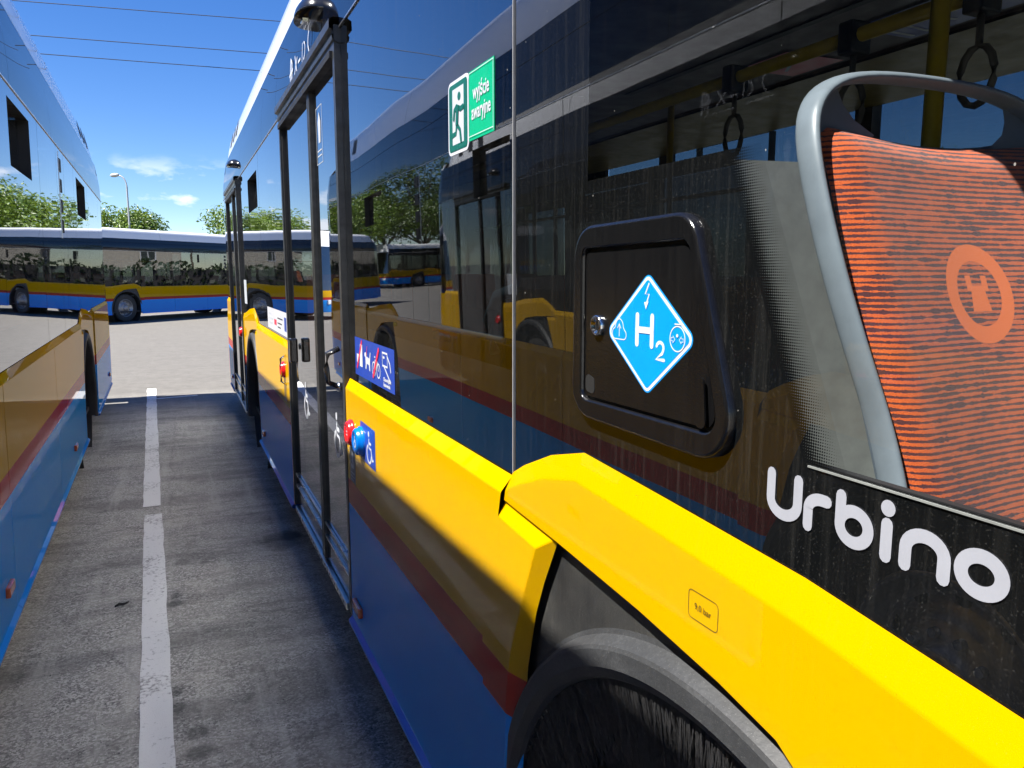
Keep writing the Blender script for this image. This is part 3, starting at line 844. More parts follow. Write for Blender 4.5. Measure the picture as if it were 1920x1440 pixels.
def seat(x0, yt, parent, near):
    """seat over the wheel box, seen from its front; x0 = its window edge (bus local), yt = y of its top"""
    wd = .43; zt = 1.752; slope = .14 / .40
    def pt(u, z, off=0.0): return (x0 + u, yt - (zt - z) * slope - off, z)
    prof = []
    L = [(0.004, 1.30), (0.010, 1.40), (0.0, 1.47), (-.012, 1.56), (-.016, 1.66), (-.012, 1.735), (.006, 1.775), (.040, 1.802), (.10, 1.818), (.215, 1.822)]
    # outline of the shell: window edge, arched handle on top, aisle edge
    left = L; right = [(wd - u, z) for u, z in L[::-1][1:]]
    outl = left + right
    f = None
    def shell_pt(u, z, d): return pt(u, z, d)
    # back shell plate below the handle opening
    N = 14; rows = []
    def top_edge(u):                                          # lower edge of the handle opening
        t = abs(u - wd / 2) / (wd / 2); return 1.744 + .028 * t ** 3 * (1 if t < .93 else .8)
    for j in range(13):
        r = []
        for i in range(N + 1):
            u = wd * i / N; z = 1.26 + (top_edge(u) - 1.26) * j / 12
            t = abs(u - wd / 2) / (wd / 2)
            r.append(pt(u, z, -.045 + .03 * t ** 3))
        rows.append(r)
    s = loft('seat', rows, 'seat_shell', parent)
    # rim: a flattened tube following the outline
    V, F = [], []; ring = [(-.006, -.012), (.003, -.018), (.008, -.008), (.008, .014), (.003, .022), (-.006, .016)]
    pts2 = outl
    for i, (u, z) in enumerate(pts2):
        a = Vector(pts2[max(i - 1, 0)]); b = Vector(pts2[min(i + 1, len(pts2) - 1)]); d = (b - a).normalized(); nrm = Vector((d.y, -d.x))
        for q, off in ring:
            V.append(pt(u + nrm.x * q, z + nrm.y * q, -off))
    m = len(ring)
    for i in range(len(pts2) - 1):
        for k in range(m): F.append((i * m + k, i * m + (k + 1) % m, (i + 1) * m + (k + 1) % m, (i + 1) * m + k))
    rim = fixn(mk('seat_rim', V, F, 'seat_shell', s, True))
    md = rim.modifiers.new('sub', 'SUBSURF'); md.levels = 2; md.render_levels = 2
    # corner webs between rim and handle opening
    for sg in (0, 1):
        poly = [(0.0, 1.70), (-.004, 1.745), (.016, 1.775), (.045, 1.796), (.066, 1.799), (.070, 1.780), (.082, 1.762), (.110, 1.745), (.06, 1.70)]
        poly = [(u if sg == 0 else wd - u, z) for u, z in poly]
        mk('seat_web', [pt(u, z, -.012) for u, z in poly], [tuple(range(len(poly)))], 'seat_shell', s)
    # cushion: upholstered front with rolled edges
    NU, NV = 26, 40; V, F, UV = [], [], []
    for j in range(NV + 1):
        for i in range(NU + 1):
            fu = i / NU
            e = min(fu, 1 - fu) * 2
            u = .014 + (wd - .028) * fu
            lean = .004 * math.sin(j / NV * 3)
            zt_u = 1.750 - .012 * math.sin(math.pi * fu) - (.012 * (1 - min(1, e * 9)) ** 2)
            z = 1.27 + (zt_u - 1.27) * j / NV
            ed = min(1.0, min(fu, 1 - fu) * 11); et = min(1.0, (NV - j) / NV * 16)
            puff = .030 * math.sin(min(ed, 1) * math.pi / 2) ** .8 * math.sin(et * math.pi / 2) ** .7
            dish = -.016 * math.sin(math.pi * fu) ** 2
            V.append(pt(u, z, -.006 + puff + dish)); UV.append((u, zt - z))
    for j in range(NV):
        for i in range(NU):
            a = j * (NU + 1) + i; F.append((a, a + 1, a + NU + 2, a + NU + 1))
    o = mk('seat_cushion', V, F, 'orange_moquette', s, True, UV); fixn(o)
    box('seat_base', x0 + .02, x0 + wd - .02, yt - .60, yt - .16, 1.02, 1.10, 'seat_shell', s, .02)
    return s
seat(-W + .675 - .56, .70, bus, True)
box('seat_plinth', -(W - .06), -.62, .1, 1.28, 1.12, 1.16, 'interior_grey', bus)
pp = [(.79, .978), (1.50, .86)]
mk('partition', [(x - .56 - W, y + q, z) for q in (0, .015) for (x, y), z in ((pp[0], .9), (pp[1], .9), (pp[1], 1.752), (pp[0], 1.752))],
   [(0, 1, 2, 3), (7, 6, 5, 4), (0, 4, 5, 1), (1, 5, 6, 2), (2, 6, 7, 3), (3, 7, 4, 0)], 'partition_grey', bus)
box('luggage_box', -(W - .07), -.75, 1.7, 2.6, .36, 1.15, 'interior_dark', bus)
pole1 = tube('grab_pole', [(1.30 - .56 - W, 1.045, .36), (1.30 - .56 - W, 1.045, 2.40)], .017, 'yellow_rail', bus, 14)
for px_, py_ in ((-.35, 2.85), (-.35, 4.3), (.35, 5.2), (-.35, 7.4), (.45, 3.3), (.45, .2)):
    tube('grab_pole', [(px_, py_, .36), (px_, py_, 2.40)], .017, 'yellow_rail', bus, 12)
tube('grab_rail', [(-.42, -1.2, 2.10), (-.42, 9.0, 2.10)], .016, 'yellow_rail', bus, 10)
for i, y in enumerate((1.05, 1.35, 1.75)):
    box('strap_clamp', -.45, -.39, y - .02, y + .02, 2.06, 2.13, 'rubber', bus, .006)
    pts = [(-.42, y, 2.06)]
    pts += [(-.42, y + .035 * math.sin(a), 1.97 - .055 * math.cos(a) - .02) for a in [math.pi + 2 * math.pi * k / 14 for k in range(15)]] + [(-.42, y, 2.06)]
    tube('strap', pts, .007, 'strap_web', bus, 6)
# white tip-up table / seat outline behind the middle pane
tube('grab_hoop', [(-W + .10, 1.62, 1.40), (-W + .10, 1.66, 1.47), (-W + .10, 1.60, 1.53), (-W + .12, 1.45, 1.56), (-W + .12, 1.36, 1.575)], .014, 'seat_shell', bus)
tube('window_bar', [(-W + .035, 1.42, 1.448), (-W + .035, 2.74, 1.448)], .006, 'pale_print', bus, 8)
# further seats across the aisle
def back_seat(x0, y):
    wd = .43; rows = []
    for j in range(7):
        z = .95 + .62 * j / 6
        rows.append([(x0 + wd * i / 6, y + (z - .95) * .22 - .03 * (1 - abs(i / 3 - 1) ** 3), z) for i in range(7)])
    o = loft('seat', rows, 'orange_moquette', bus)
    box('seat_base', x0, x0 + wd, y - .42, y, .86, .95, 'seat_shell', o, .02)
    box('seat_leg', x0 + .18, x0 + .25, y - .3, y - .2, .36, .86, 'interior_grey', o)
for y in (1.5, 2.4, 3.3, 4.2, 5.1, 7.2, 8.1): back_seat(.72, y)
for y in (5.2, 6.1): back_seat(-1.15, y)

# ---- doors
def door(y0, y1, near):
    """pair of outward sliding leaves between y0 (forward) and y1"""
    s = -1
    fr = plate('door', [(y0, .29), (y0 + .034, .29), (y0 + .034, 2.345), (y1 - .034, 2.345), (y1 - .034, .29), (y1, .29), (y1, 2.425), (y0, 2.425)], .014, -.03, s, 'door_frame_metal', bus)
    # header: sloped cap over a dark gasket channel
    hp = [(-.02, 2.450), (.016, 2.448), (.030, 2.440), (.031, 2.410), (.018, 2.406), (.014, 2.396), (.022, 2.388), (.020, 2.374), (.0, 2.366), (-.03, 2.366)]
    loft('door_header', [[P(s, v, y, z) for v, z in hp] for y in (y0 - .006, y1 + .006)], 'door_frame_metal', fr, False)
    box('header_gasket', s * (W - .03), s * (W + .024), y0 + .034, y1 - .034, 2.325, 2.346, 'rubber', fr)
    mid = y0 + (y1 - y0) * .40
    for a, b in ((mid - .030, mid - .003), (mid + .003, mid + .030)):
        box('leaf_post', s * (W - .025), s * (W + .010), a, b, .30, 2.345, 'door_frame_metal', fr, .004)
    for a in (y0 + .034, y1 - .050):
        box('leaf_gasket', s * (W - .02), s * (W + .004), a, a + .016, .30, 2.345, 'rubber', fr)
    for a, b in ((y0 + .050, mid - .030), (mid + .030, y1 - .050)):
        sheet('door_glass', rect(a, b, .47, 2.326), -.006, s, 'door_glass', fr)
        box('kick_plate', s * (W - .02), s * (W - .004), a, b, .30, .47, 'black_plastic', fr)
        for z in (.468, .405):
            box('kick_trim', s * (W - .004), s * (W + .004), a, b, z, z + .010, 'alloy', fr)
    st = box('step_edge', s * (W - .06), s * (W + .014), y0 + .10, y1 - .06, .262, .292, 'alloy', fr, .003)
    nh = 22
    V, F = [], []
    for k in range(nh):
        y = y0 + .16 + (y1 - y0 - .28) * k / (nh - 1); c = len(V)
        for j in range(8): V.append(P(s, .0146, y + .010 * math.cos(j * math.pi / 4), .277 + .006 * math.sin(j * math.pi / 4)))
        F.append(tuple(range(c, c + 8)))
    mk('step_hole', V, F, 'interior_dark', fr)['kind'] = 'stuff'
    box('threshold', s * (W - .10), s * (W - .02), y0, y1, .24, .30, 'interior_dark', fr)
    # grab handles on the leaves
    for ya in (mid - .055, mid + .07):
        pass
    return fr, mid
d_front, _ = door(*DOORS[0], False)
d_mid, mid_y = door(*DOORS[1], True)
d_rear, _ = door(*DOORS[2], True)

def on_side(y0, z0, v, side=-1):
    """mapping for flat graphics: a to the viewer's right, b up, in metres"""
    return lambda a, b, dv=0.0: P(side, v + dv, y0 + (a if side == 1 else -a), z0 + b)
def poly2(name, pts, mp_, mat, parent, dv=0.0):
    return detail(mk(name, [mp_(a, b, dv) for a, b in pts], [tuple(range(len(pts)))], mat, parent))
def ribbon_vf(pts, w, mp_, dv, capn=5, closed=False):
    """one flat stroke with round ends"""
    pts = [Vector(p) for p in pts]; n = len(pts); L_, R_ = [], []
    for i in range(n):
        if closed: a, b = pts[i - 1], pts[(i + 1) % n]
        else: a, b = pts[max(i - 1, 0)], pts[min(i + 1, n - 1)]
        d = (b - a); d = d.normalized() if d.length > 1e-9 else Vector((1, 0)); nrm = Vector((-d.y, d.x))
        L_.append(pts[i] + nrm * w / 2); R_.append(pts[i] - nrm * w / 2)
    V, F = [], []
    for i in range(n): V += [L_[i], R_[i]]
    for i in range(n - 1 if not closed else n):
        j = (i + 1) % n; F.append((2 * i, 2 * i + 1, 2 * j + 1, 2 * j))
    if not closed:
        for i, sg in ((0, 1), (n - 1, -1)):
            d = (pts[1] - pts[0]).normalized() if i == 0 else (pts[-1] - pts[-2]).normalized()
            base = math.atan2(d.y, d.x) + (math.pi / 2 if i == 0 else -math.pi / 2); k0 = len(V)
            for k in range(1, capn):
                t = base + math.pi * k / capn; V.append(pts[i] + Vector((math.cos(t), math.sin(t))) * w / 2)
            idx = [2 * i] + list(range(k0, k0 + capn - 1)) + [2 * i + 1] if i == 0 else [2 * i + 1] + list(range(k0, k0 + capn - 1)) + [2 * i]
            F.append(tuple(idx))
    return [mp_(p.x, p.y, dv) for p in V], F
def strokes(name, lines, w, mp_, mat, parent, dv=0.0, step=0.00015):
    V, F = [], []
    for i, ln in enumerate(lines):
        closed = False
        if isinstance(ln, tuple) and ln[0] == 'c': closed, ln = True, ln[1]
        v, f = ribbon_vf(ln, w, mp_, dv + i * step, closed=closed)
        F += [tuple(q + len(V) for q in t) for t in f]; V += v
    return detail(mk(name, V, F, mat, parent))
def arc(cx_, cy_, r, a0, a1, n=14, ry=None):
    ry = r if ry is None else ry
    return [(cx_ + r * math.cos(R(a0 + (a1 - a0) * k / n)), cy_ + ry * math.sin(R(a0 + (a1 - a0) * k / n))) for k in range(n + 1)]
def circ(cx_, cy_, r, ry=None, n=24): return arc(cx_, cy_, r, 0, 360 - 360 / n, n - 1, ry)
def text(name, body, size, mp_, mat, parent, dv=0.0, sx=1.0, align='LEFT', shear=0.0, spacing=1.0, bold=0.0):
    cu = bpy.data.curves.new('t', 'FONT'); cu.body = body; cu.size = size; cu.align_x = align; cu.resolution_u = 4
    cu.space_line = .95; cu.space_character = spacing; cu.offset = bold
    o = bpy.data.objects.new('t', cu); C.objects.link(o)
    me = bpy.data.meshes.new_from_object(o)
    bpy.data.objects.remove(o)
    for v in me.vertices:
        p = mp_(v.co.x * sx, v.co.y, dv); v.co = p
    me.materials.clear(); me.materials.append(M[mat]); me.name = name
    ob = bpy.data.objects.new(name, me); C.objects.link(ob); ob.parent = parent
    return detail(ob)

# wheelchair outline, drawn in a unit box about 1 high
def wheelchair(mp_, sc, mat, parent, dv, name='wheelchair_symbol', w=.075):
    q = lambda pts: [(a * sc, b * sc) for a, b in pts]
    strokes(name, [q([(.42, .70), (.40, .46), (.66, .44), (.80, .14), (.92, .18)]), q([(.42, .60), (.66, .60)]), q(arc(.42, .28, .27, 125, 360 - 10, 18))], w * sc, mp_, mat, parent, dv)
    poly2(name, q(circ(.40, .86, .085, n=14)), mp_, mat, parent, dv)
# middle door fittings
for ya, zc_ in ((3.160, .845), (3.965, .865)):
    wheelchair(on_side(ya, zc_, -.0055), .19, 'white_print', d_mid, .0008, w=.095)
def handle(y, z, h, parent):
    tube('door_handle', [P(-1, .0, y, z - h), P(-1, .045, y, z - h + .02), P(-1, .05, y, z), P(-1, .045, y, z + h - .02), P(-1, .0, y, z + h)], .011, 'black_plastic', parent)
    lathe = tube('handle_rose', [P(-1, -.004, y, z - h), P(-1, .012, y, z - h)], .018, 'chrome', parent, 12)
handle(2.955, 1.22, .075, d_mid)
b_ = box('lock_block', -(W + .004), -(W + .045), 4.03, 4.075, 1.125, 1.25, 'black_plastic', d_mid, .010)
tube('lock_knob', [P(-1, .0, 4.12, 1.20), P(-1, .03, 4.12, 1.20)], .016, 'chrome', d_mid, 14)
mp_ = on_side(3.32, 2.02, -.0055)
strokes('door_notice', [('c', [(0, 0), (.13, 0), (.13, .22), (0, .22)]), [(.02, .03), (.11, .03)], [(.02, .05), (.11, .05)]], .005, mp_, 'pale_print', d_mid, .0006)
poly2('door_notice', [(.05, .08), (.09, .08), (.10, .16), (.07, .20), (.04, .16)], mp_, 'pale_print', d_mid, .0008)
# door cameras: half domes on brackets
def dome(y, z, sc):
    V, F = [], []; n, m = 16, 7
    for j in range(m + 1):
        th = math.pi / 2 * j / m
        for i in range(n + 1):
            ph = -math.pi / 2 + math.pi * i / n
            rr = math.sin(th) ** .8
            V.append(P(-1, -.02 + .085 * sc * rr * math.cos(ph) ** .7 if math.cos(ph) > 0 else -.02, y + .13 * sc * rr * math.sin(ph), z + .07 * sc * math.cos(th) - .02 * sc))
    for j in range(m):
        for i in range(n):
            a = j * (n + 1) + i; F.append((a, a + 1, a + n + 2, a + n + 1))
    F.append(tuple(m * (n + 1) + i for i in range(n + 1)))
    o = fixn(mk('door_camera', V, F, 'black_plastic', bus, True))
    box('camera_eye', -(W + .02), -(W + .05), y - .02, y + .02, z - .035 * sc, z - .018 * sc, 'chrome', o, .004)
    return o
dome(3.26, 2.592, 1.12); dome(7.95, 2.60, .9); dome(-.6, 2.6, .9)
# white pictograms over the door
mp_ = on_side(4.02, 2.475, .0005)
lift = lambda a, b, dv=0.0: P(-1, -(.006 + max(0.0, b - .0) * .055) + .0022 + dv, 4.02 - a, 2.475 + b)
strokes('pictogram', [[(.02, .0), (.02, .11)], [(.05, .02), (.05, .10)], [(.08, .0), (.08, .09)], [(.0, .05), (.10, .06)], [(.03, .12), (.07, .10)]], .016, lift, 'white_print', bus)
strokes('pictogram', [[(.16, .02), (.24, .08)], [(.24, .02), (.17, .10)], [(.28, .05), (.34, .05)]], .012, lift, 'white_print', bus)
strokes('pictogram', [arc(.44, .06, .035, -90, 90, 8), [(.40, .02), (.40, .10)]], .010, lift, 'white_print', bus)
strokes('pictogram', [arc(.60, .07, .045, -40, 200, 12), [(.56, .05), (.61, .0)]], .012, lift, 'white_print', bus)
strokes('pictogram', [[(.05, -.02), (.32, -.02)], [(.42, -.015), (.66, -.015)]], .008, lift, 'white_print', bus)

# door buttons beside the middle door
def button(y, z, r, mat, h=.018):
    pr = [(0.0, r * 1.12), (.010, r * 1.12), (.012, r), (h, r), (h + .006, r * .86), (h + .006, r * .70), (h + .002, r * .62), (h + .002, .0005)]
    return lathe_x('door_button', [(-(W + .012 + v), q) for v, q in pr], (y, z), mat, bus, 28)
bt = button(2.690, 1.018, .043, 'red_plastic'); bt2 = button(2.535, 1.018, .046, 'blue_plastic', .022)
wheelchair(on_side(2.535 + .020, .998, .012 + .0245), .042, 'white_print', bt2, .0005, 'button_symbol', .1)
strokes('button_symbol', [[(-.008, -.006), (.008, -.006)], [(-.008, .006), (.008, .006)]], .004, on_side(2.690, 1.018, .0145 + .018), 'white_print', bt, .0005)
bs = on_side(2.565, .958, .0125)
sg = detail(sheet('wheelchair_sign', [(2.575, 1.03), (2.555, 1.072), (2.548, 1.088), (2.345, 1.088), (2.345, .956), (2.52, .956), (2.56, .97)], .0128, -1, 'blue_print', bus))
wheelchair(on_side(2.475, .966, .0134), .112, 'white_print', sg, 0)
sg = detail(sheet('button_label', rect(2.655, 2.745, .832, .985), .0128, -1, 'grey_print', bus))
strokes('label_print', [[(.045, .085), (.045, .12)], [(.03, .06), (.06, .06), (.045, .085)]], .018, on_side(2.745, .832, .0133), 'pale_print', sg)
strokes('label_print', [[(.015, .035), (.075, .035)], [(.015, .022), (.075, .022)], [(.015, .010), (.06, .010)]], .005, on_side(2.745, .832, .0133), 'pale_print', sg)
marker(-1, 2.66, .372); marker(-1, 5.9, .40); marker(-1, 9.35, .40)
for y in (2.62, 5.22, 9.4): box('side_marker', W + .010, W + .028, y - .055, y + .055, .40, .44, 'orange_lens', bus, .006)
for y in (7.66, 4.56):
    bx_ = button(y, 1.03, .043, 'red_plastic'); 
    strokes('label_print', [[(.0, .0), (.0, .09)], [(.05, .0), (.05, .09)]], .03, on_side(y + .02, .86, .0125), 'grey_print', bx_)
tube('button_guard', [P(-1, .01, 4.49, .95), P(-1, .04, 4.49, .97), P(-1, .04, 4.49, 1.10), P(-1, .01, 4.49, 1.12)], .006, 'chrome', bus)

# blue notice above the belt: no rubbish, dog on lead, no bicycle, hold your ticket
ns = detail(sheet('pictogram_notice', rect(2.165, 2.700, 1.228, 1.360), G + .0012, -1, 'blue_print', bus))
mp_ = on_side(2.700, 1.228, G + .0018)
poly2('notice_print', [(.030, .045), (.062, .045), (.062, .075), (.030, .075)], mp_, 'white_print', ns)
poly2('notice_print', [(.075, .035), (.118, .035), (.118, .112), (.085, .112)], mp_, 'white_print', ns, .0002)
strokes('notice_print', [[(.035, .028), (.112, .122)]], .013, mp_, 'red_print', ns, .0005)
poly2('notice_print', [(.165, .05), (.160, .035), (.172, .035), (.182, .055), (.212, .052), (.216, .034), (.228, .034), (.228, .065), (.238, .095), (.231, .097), (.220, .075), (.180, .078), (.172, .092), (.150, .088), (.148, .078), (.162, .074)], mp_, 'white_print', ns)
strokes('notice_print', [[(.178, .080), (.190, .112)]], .004, mp_, 'red_print', ns, .0004)
strokes('notice_print', [('c', circ(.280, .048, .022)), ('c', circ(.342, .048, .022)), [(.280, .048), (.300, .078), (.330, .078), (.342, .048)], [(.300, .078), (.310, .048), (.330, .078)], [(.294, .088), (.304, .088)], [(.326, .090), (.340, .094)]], .005, mp_, 'white_print', ns)
strokes('notice_print', [[(.275, .024), (.352, .116)]], .015, mp_, 'red_print', ns, .0014)
strokes('notice_print', [('c', [(.395, .072), (.455, .072), (.455, .112), (.395, .112)]), [(.405, .098), (.42, .098)], [(.455, .105), (.485, .085), (.495, .062)], [(.415, .072), (.445, .055), (.490, .030)]], .007, mp_, 'white_print', ns)
text('notice_print', 'Obowi\u0105zek\nkasowania', .017, mp_ and (lambda a, b, dv=0.0: mp_(a + .405, b + .026, dv)), 'white_print', ns, .0006, 1.15, bold=.0006)
# white label panel on the far pane
lb = detail(sheet('funding_plate', rect(4.52, 5.52, 1.215, 1.355), G + .0012, -1, 'white_print', bus))
mp_ = on_side(5.52, 1.215, G + .0018)
poly2('plate_print', [(.88, .03), (.97, .03), (.97, .11), (.88, .11)], mp_, 'blue_print', lb)
poly2('plate_print', [(.38, .04), (.50, .04), (.50, .075), (.38, .075)], mp_, 'red_print', lb)
strokes('plate_print', [[(.06, .10), (.22, .10)], [(.06, .07), (.30, .07)], [(.10, .04), (.26, .04)]], .012, mp_, 'pale_print', lb)
strokes('plate_print', [[(.56, .09), (.80, .09)], [(.56, .06), (.76, .06)], [(.56, .035), (.70, .035)]], .008, mp_, 'grey_print', lb)
detail(sheet('small_label', rect(7.15, 7.40, 1.31, 1.52), G + .0012, -1, 'pale_print', bus))

# emergency exit sign
es = detail(plate('exit_sign', rounded([(1.657, 1.832), (1.530, 1.832), (1.530, 1.984), (1.657, 1.984)], .016), G + .0016, G + .0003, -1, 'white_print', bus))
ox = on_side(1.657, 1.832, G + .0022)
poly2('sign_field', inset(rounded([(0, 0), (.127, 0), (.127, .152), (0, .152)], .016), .007), ox, 'dark_green_print', es)
poly2('sign_field', inset(rounded([(0, 0), (.127, 0), (.127, .152), (0, .152)], .016), .0085), ox, 'dark_green_print', es, .0002)
poly2('sign_doorway', [(.030, .020), (.100, .020), (.100, .134), (.030, .134)], ox, 'pale_print', es, .0004)
poly2('running_figure', circ(.073, .115, .0095, .0085), ox, 'dark_green_print', es, .0009)
strokes('running_figure', [[(.062, .094), (.058, .060)], [(.058, .060), (.052, .042), (.026, .040)], [(.060, .060), (.078, .046), (.084, .024)], [(.064, .094), (.082, .088), (.098, .090)], [(.058, .096), (.044, .090), (.040, .074)]], .0105, ox, 'dark_green_print', es, .0009)
poly2('running_figure', [(.058, .101), (.072, .097), (.067, .058), (.053, .058)], ox, 'dark_green_print', es, .0022)
es2 = detail(sheet('exit_sign', rect(1.392, 1.528, 1.846, 1.981), G + .0012, -1, 'green_print', bus))
tx = on_side(1.528, 1.846, G + .0018)
text('sign_lettering', 'wyj\u015bcie\nawaryjne', .040, (lambda a, b, dv=0.0: tx(a + .068, b + .078, dv)), 'white_print', es2, .0005, .72, 'CENTER', bold=.0007)
strokes('sign_border', [[(.002, .131), (.134, .131)], [(.133, .003), (.133, .131)], [(.002, .008), (.134, .008)]], .0014, tx, 'white_print', es2, .0006)

# filler hatch with the hydrogen diamond
def hatch():
    outer = rounded([(1.047, 1.648), (.757, 1.653), (.655, 1.362), (1.050, 1.364)], [.05, .045, .055, .05], 9)
    door_ = rounded([(1.017, 1.610), (.766, 1.614), (.701, 1.400), (1.016, 1.397)], [.010, .016, .018, .010], 6)
    n = len(outer)
    inner = []
    # matching loop for the inner opening: same corner count
    opening = rounded([(1.022, 1.615), (.763, 1.619), (.694, 1.395), (1.021, 1.392)], [.014, .02, .022, .014], 9)
    loops = [(outer, G), (outer, G + .009), (inset(outer, .0025), G + .0122), (inset(outer, .005), G + .0130), (inset(opening, -.003), G + .0130), (opening, G + .0105), (opening, G + .001)]
    V, F = [], []
    for lp, v in loops: V += [P(-1, v, y, z) for y, z in lp]
    for k in range(len(loops) - 1):
        for i in range(n):
            j = (i + 1) % n; F.append((k * n + i, k * n + j, (k + 1) * n + j, (k + 1) * n + i))
    h = fixn(mk('filler_hatch', V, F, 'hatch_plastic', bus, True))
    for i_, p_ in enumerate(h.data.polygons):
        if 3 * n <= i_ < 4 * n: p_.use_smooth = False
    lid = plate('hatch_lid', door_, G + .0075, G + .001, -1, 'hatch_plastic', h)
    sheet('hatch_recess', inset(opening, -.001), G + .0008, -1, 'rubber', h)
    # finger notch, lower far corner
    detail(plate('finger_notch', rounded([(1.013, 1.404), (.985, 1.401), (.988, 1.425), (1.013, 1.432)], .008, 4), G + .0082, G + .0076, -1, 'rubber', h))
    detail(plate('rubber_bump', rounded([(.735, 1.40), (.715, 1.399), (.722, 1.46), (.733, 1.46)], .008, 4), G + .0145, G + .0120, -1, 'hatch_plastic', h))
    # lock
    lk = lathe_x('hatch_lock', [(-(W + G + v), r) for v, r in [(.0076, .0150), (.013, .0150), (.0145, .0135), (.0145, .0112), (.0125, .0105), (.0125, .0003)]], (.976, 1.505), 'chrome', h, 28)
    detail(box('key_slot', -(W + G + .0126), -(W + G + .0132), .9752, .9768, 1.4985, 1.5115, 'rubber', h))
    # diamond
    dm = [(.850, 1.581), (.7435, 1.5005), (.847, 1.421), (.9545, 1.4985)]
    v = G + .0080
    r0 = rounded(dm, .013, 6)
    detail(sheet('hydrogen_sticker', r0, v, -1, 'cyan_print', h))
    detail(sheet('sticker_border', inset(r0, .0020), v + .0003, -1, 'white_print', h))
    detail(sheet('sticker_field', inset(r0, .0066), v + .0006, -1, 'cyan_print', h))
    g = on_side(.850, 1.5005, v + .0010)
    strokes('sticker_symbol', [[(-.0225, -.0135), (-.0225, .0240)], [(.0125, -.0135), (.0125, .0240)], [(-.0225, .0055), (.0125, .0055)]], .0085, g, 'white_print', h)
    strokes('sticker_symbol', [arc(.0315, -.0145, .0078, 165, -25, 9, .0068) + [(.0365, -.0215), (.0232, -.0298), (.0408, -.0298)]], .0045, g, 'white_print', h)
    strokes('sticker_symbol', [[(.003, .066), (-.005, .0525), (.004, .0525), (-.002, .040)]], .0026, g, 'white_print', h)
    poly2('sticker_symbol', [(-.0070, .042), (.0035, .043), (-.0025, .0325)], g, 'white_print', h, .0003)
    cl = arc(-.0785, -.0035, .0075, 100, 270, 8) + [(-.056, -.011)] + arc(-.0560, -.0045, .0065, -90, 70, 8) + arc(-.0675, .0045, .0105, 5, 170, 10, .0125)
    strokes('sticker_symbol', [('c', cl)], .0015, g, 'white_print', h)
    strokes('sticker_symbol', [[(-.0675, -.007), (-.0675, .009)], [(-.0715, .0045), (-.0675, .0105), (-.0635, .0045)]], .0015, g, 'white_print', h)
    strokes('sticker_symbol', [('c', circ(.0680, -.0005, .0155, .0155, 30)), [(.062, .0175), (.074, .0175)]], .0016, g, 'white_print', h)
    poly2('sticker_symbol', circ(.0680, .0035, .0022, n=12), g, 'white_print', h, .0004)
    for sgn in (-1, 1):
        strokes('sticker_symbol', [('c', [(.068 + sgn * p, q) for p, q in ((.0125, .0005), (.009, .0005), (.009, .003), (.0045, -.0015), (.009, -.006), (.009, -.0035), (.0125, -.0035))])], .0010, g, 'white_print', h, .0004)
hatch()

# lettering on the black border
g = on_side(.6245, 1.3235, G + .0012)
LW = .0122
def letters():
    r = LW / 2
    return [[[(.007, .0478), (.007, .022)] + arc(.02625, .022, .01925, 180, 360, 14, .0152)[1:] + [(.0455, .0478)]],
            [[(.060, r), (.060, .024)] + arc(.077, .024, .017, 178, 92, 8, .0122) + [(.0835, .0362)]],
            [[(.1005, .0478), (.1005, .0215)], ('c', circ(.117, .0215, .0165, .0148, 36))],
            [[(.153, r), (.153, .0355)]],
            [[(.173, r), (.173, .021)] + arc(.1915, .0215, .0185, 180, 0, 14, .0148)[1:] + [(.210, r)]],
            [('c', circ(.242, .0215, .0172, .0148, 36))]]
for ln in letters(): lt = strokes('model_letter', ln, LW, g, 'letter_print', bus)
poly2('model_letter', circ(.153, .0502, .0076, n=18), g, 'letter_print', bus)
# tyre pressure box on the fender
g = on_side(.736, 1.1635, .0045)
strokes('pressure_mark', [('c', rounded([(0, 0), (.056, 0), (.056, .0355), (0, .0355)], .006, 4))], .0011, g, 'black_print', bus)
text('pressure_mark', '9,0 bar', .0120, (lambda a, b, dv=0.0: g(a + .028, b + .0135, dv)), 'black_print', bus, .0003, .95, 'CENTER')
# notices on the ceiling cove inside (seen through the glass)
def cove_pt(a, b, dv=0.0):
    # a along y backwards from the seat, b across the slope
    return (.64 - .62 * b, 2.62 - a, 2.3965 + (.0035 * b) - dv - .002)
cn = None
for a0, mat in ((.10, 'grey_print'), (.30, 'red_print'), (.62, 'blue_print'), (1.02, 'blue_print'), (1.45, 'blue_print')):
    pass
def cove_card(y0, y1, x0, x1, mat, draw=None):
    o = detail(mk('ceiling_notice', [(x0, y0, 2.3935), (x1, y0, 2.3935), (x1, y1, 2.3935), (x0, y1, 2.3935)], [(0, 1, 2, 3)], mat, bus))
    if draw:
        m = lambda a, b, dv=0.0: (x0 + (x1 - x0) * (1 - b), y1 - (y1 - y0) * a, 2.3925 - dv)
        strokes('notice_print', draw, .05, lambda a, b, dv=0.0: m(a, b, dv), 'pale_print', o)
    return o
cove_card(1.75, 2.05, .30, .58, 'blue_print', [[(.1, .1), (.1, .9)], [(.3, .1), (.35, .9)], [(.5, .3), (.9, .6)], [(.6, .8), (.7, .2)]])
cove_card(1.40, 1.72, .30, .58, 'blue_print', [arc(.6, .6, .25, -60, 180, 10), [(.4, .1), (.7, .5)], [(.85, .7), (.97, .95)]])
cove_card(1.10, 1.30, .30, .58, 'blue_print', [[(.2, .2), (.5, .8), (.8, .2)]])
cove_card(2.35, 2.62, .30, .58, 'red_print', [[(.2, .3), (.8, .7)]])
box('ceiling_slot', .12, .15, .2, 3.2, 2.394, 2.399, 'rubber', bus)

tag(bus, 'yellow red and blue hydrogen bus with blue diamond hatch and orange seat at its window', 'bus', 'yellow red and blue city buses in the depot')

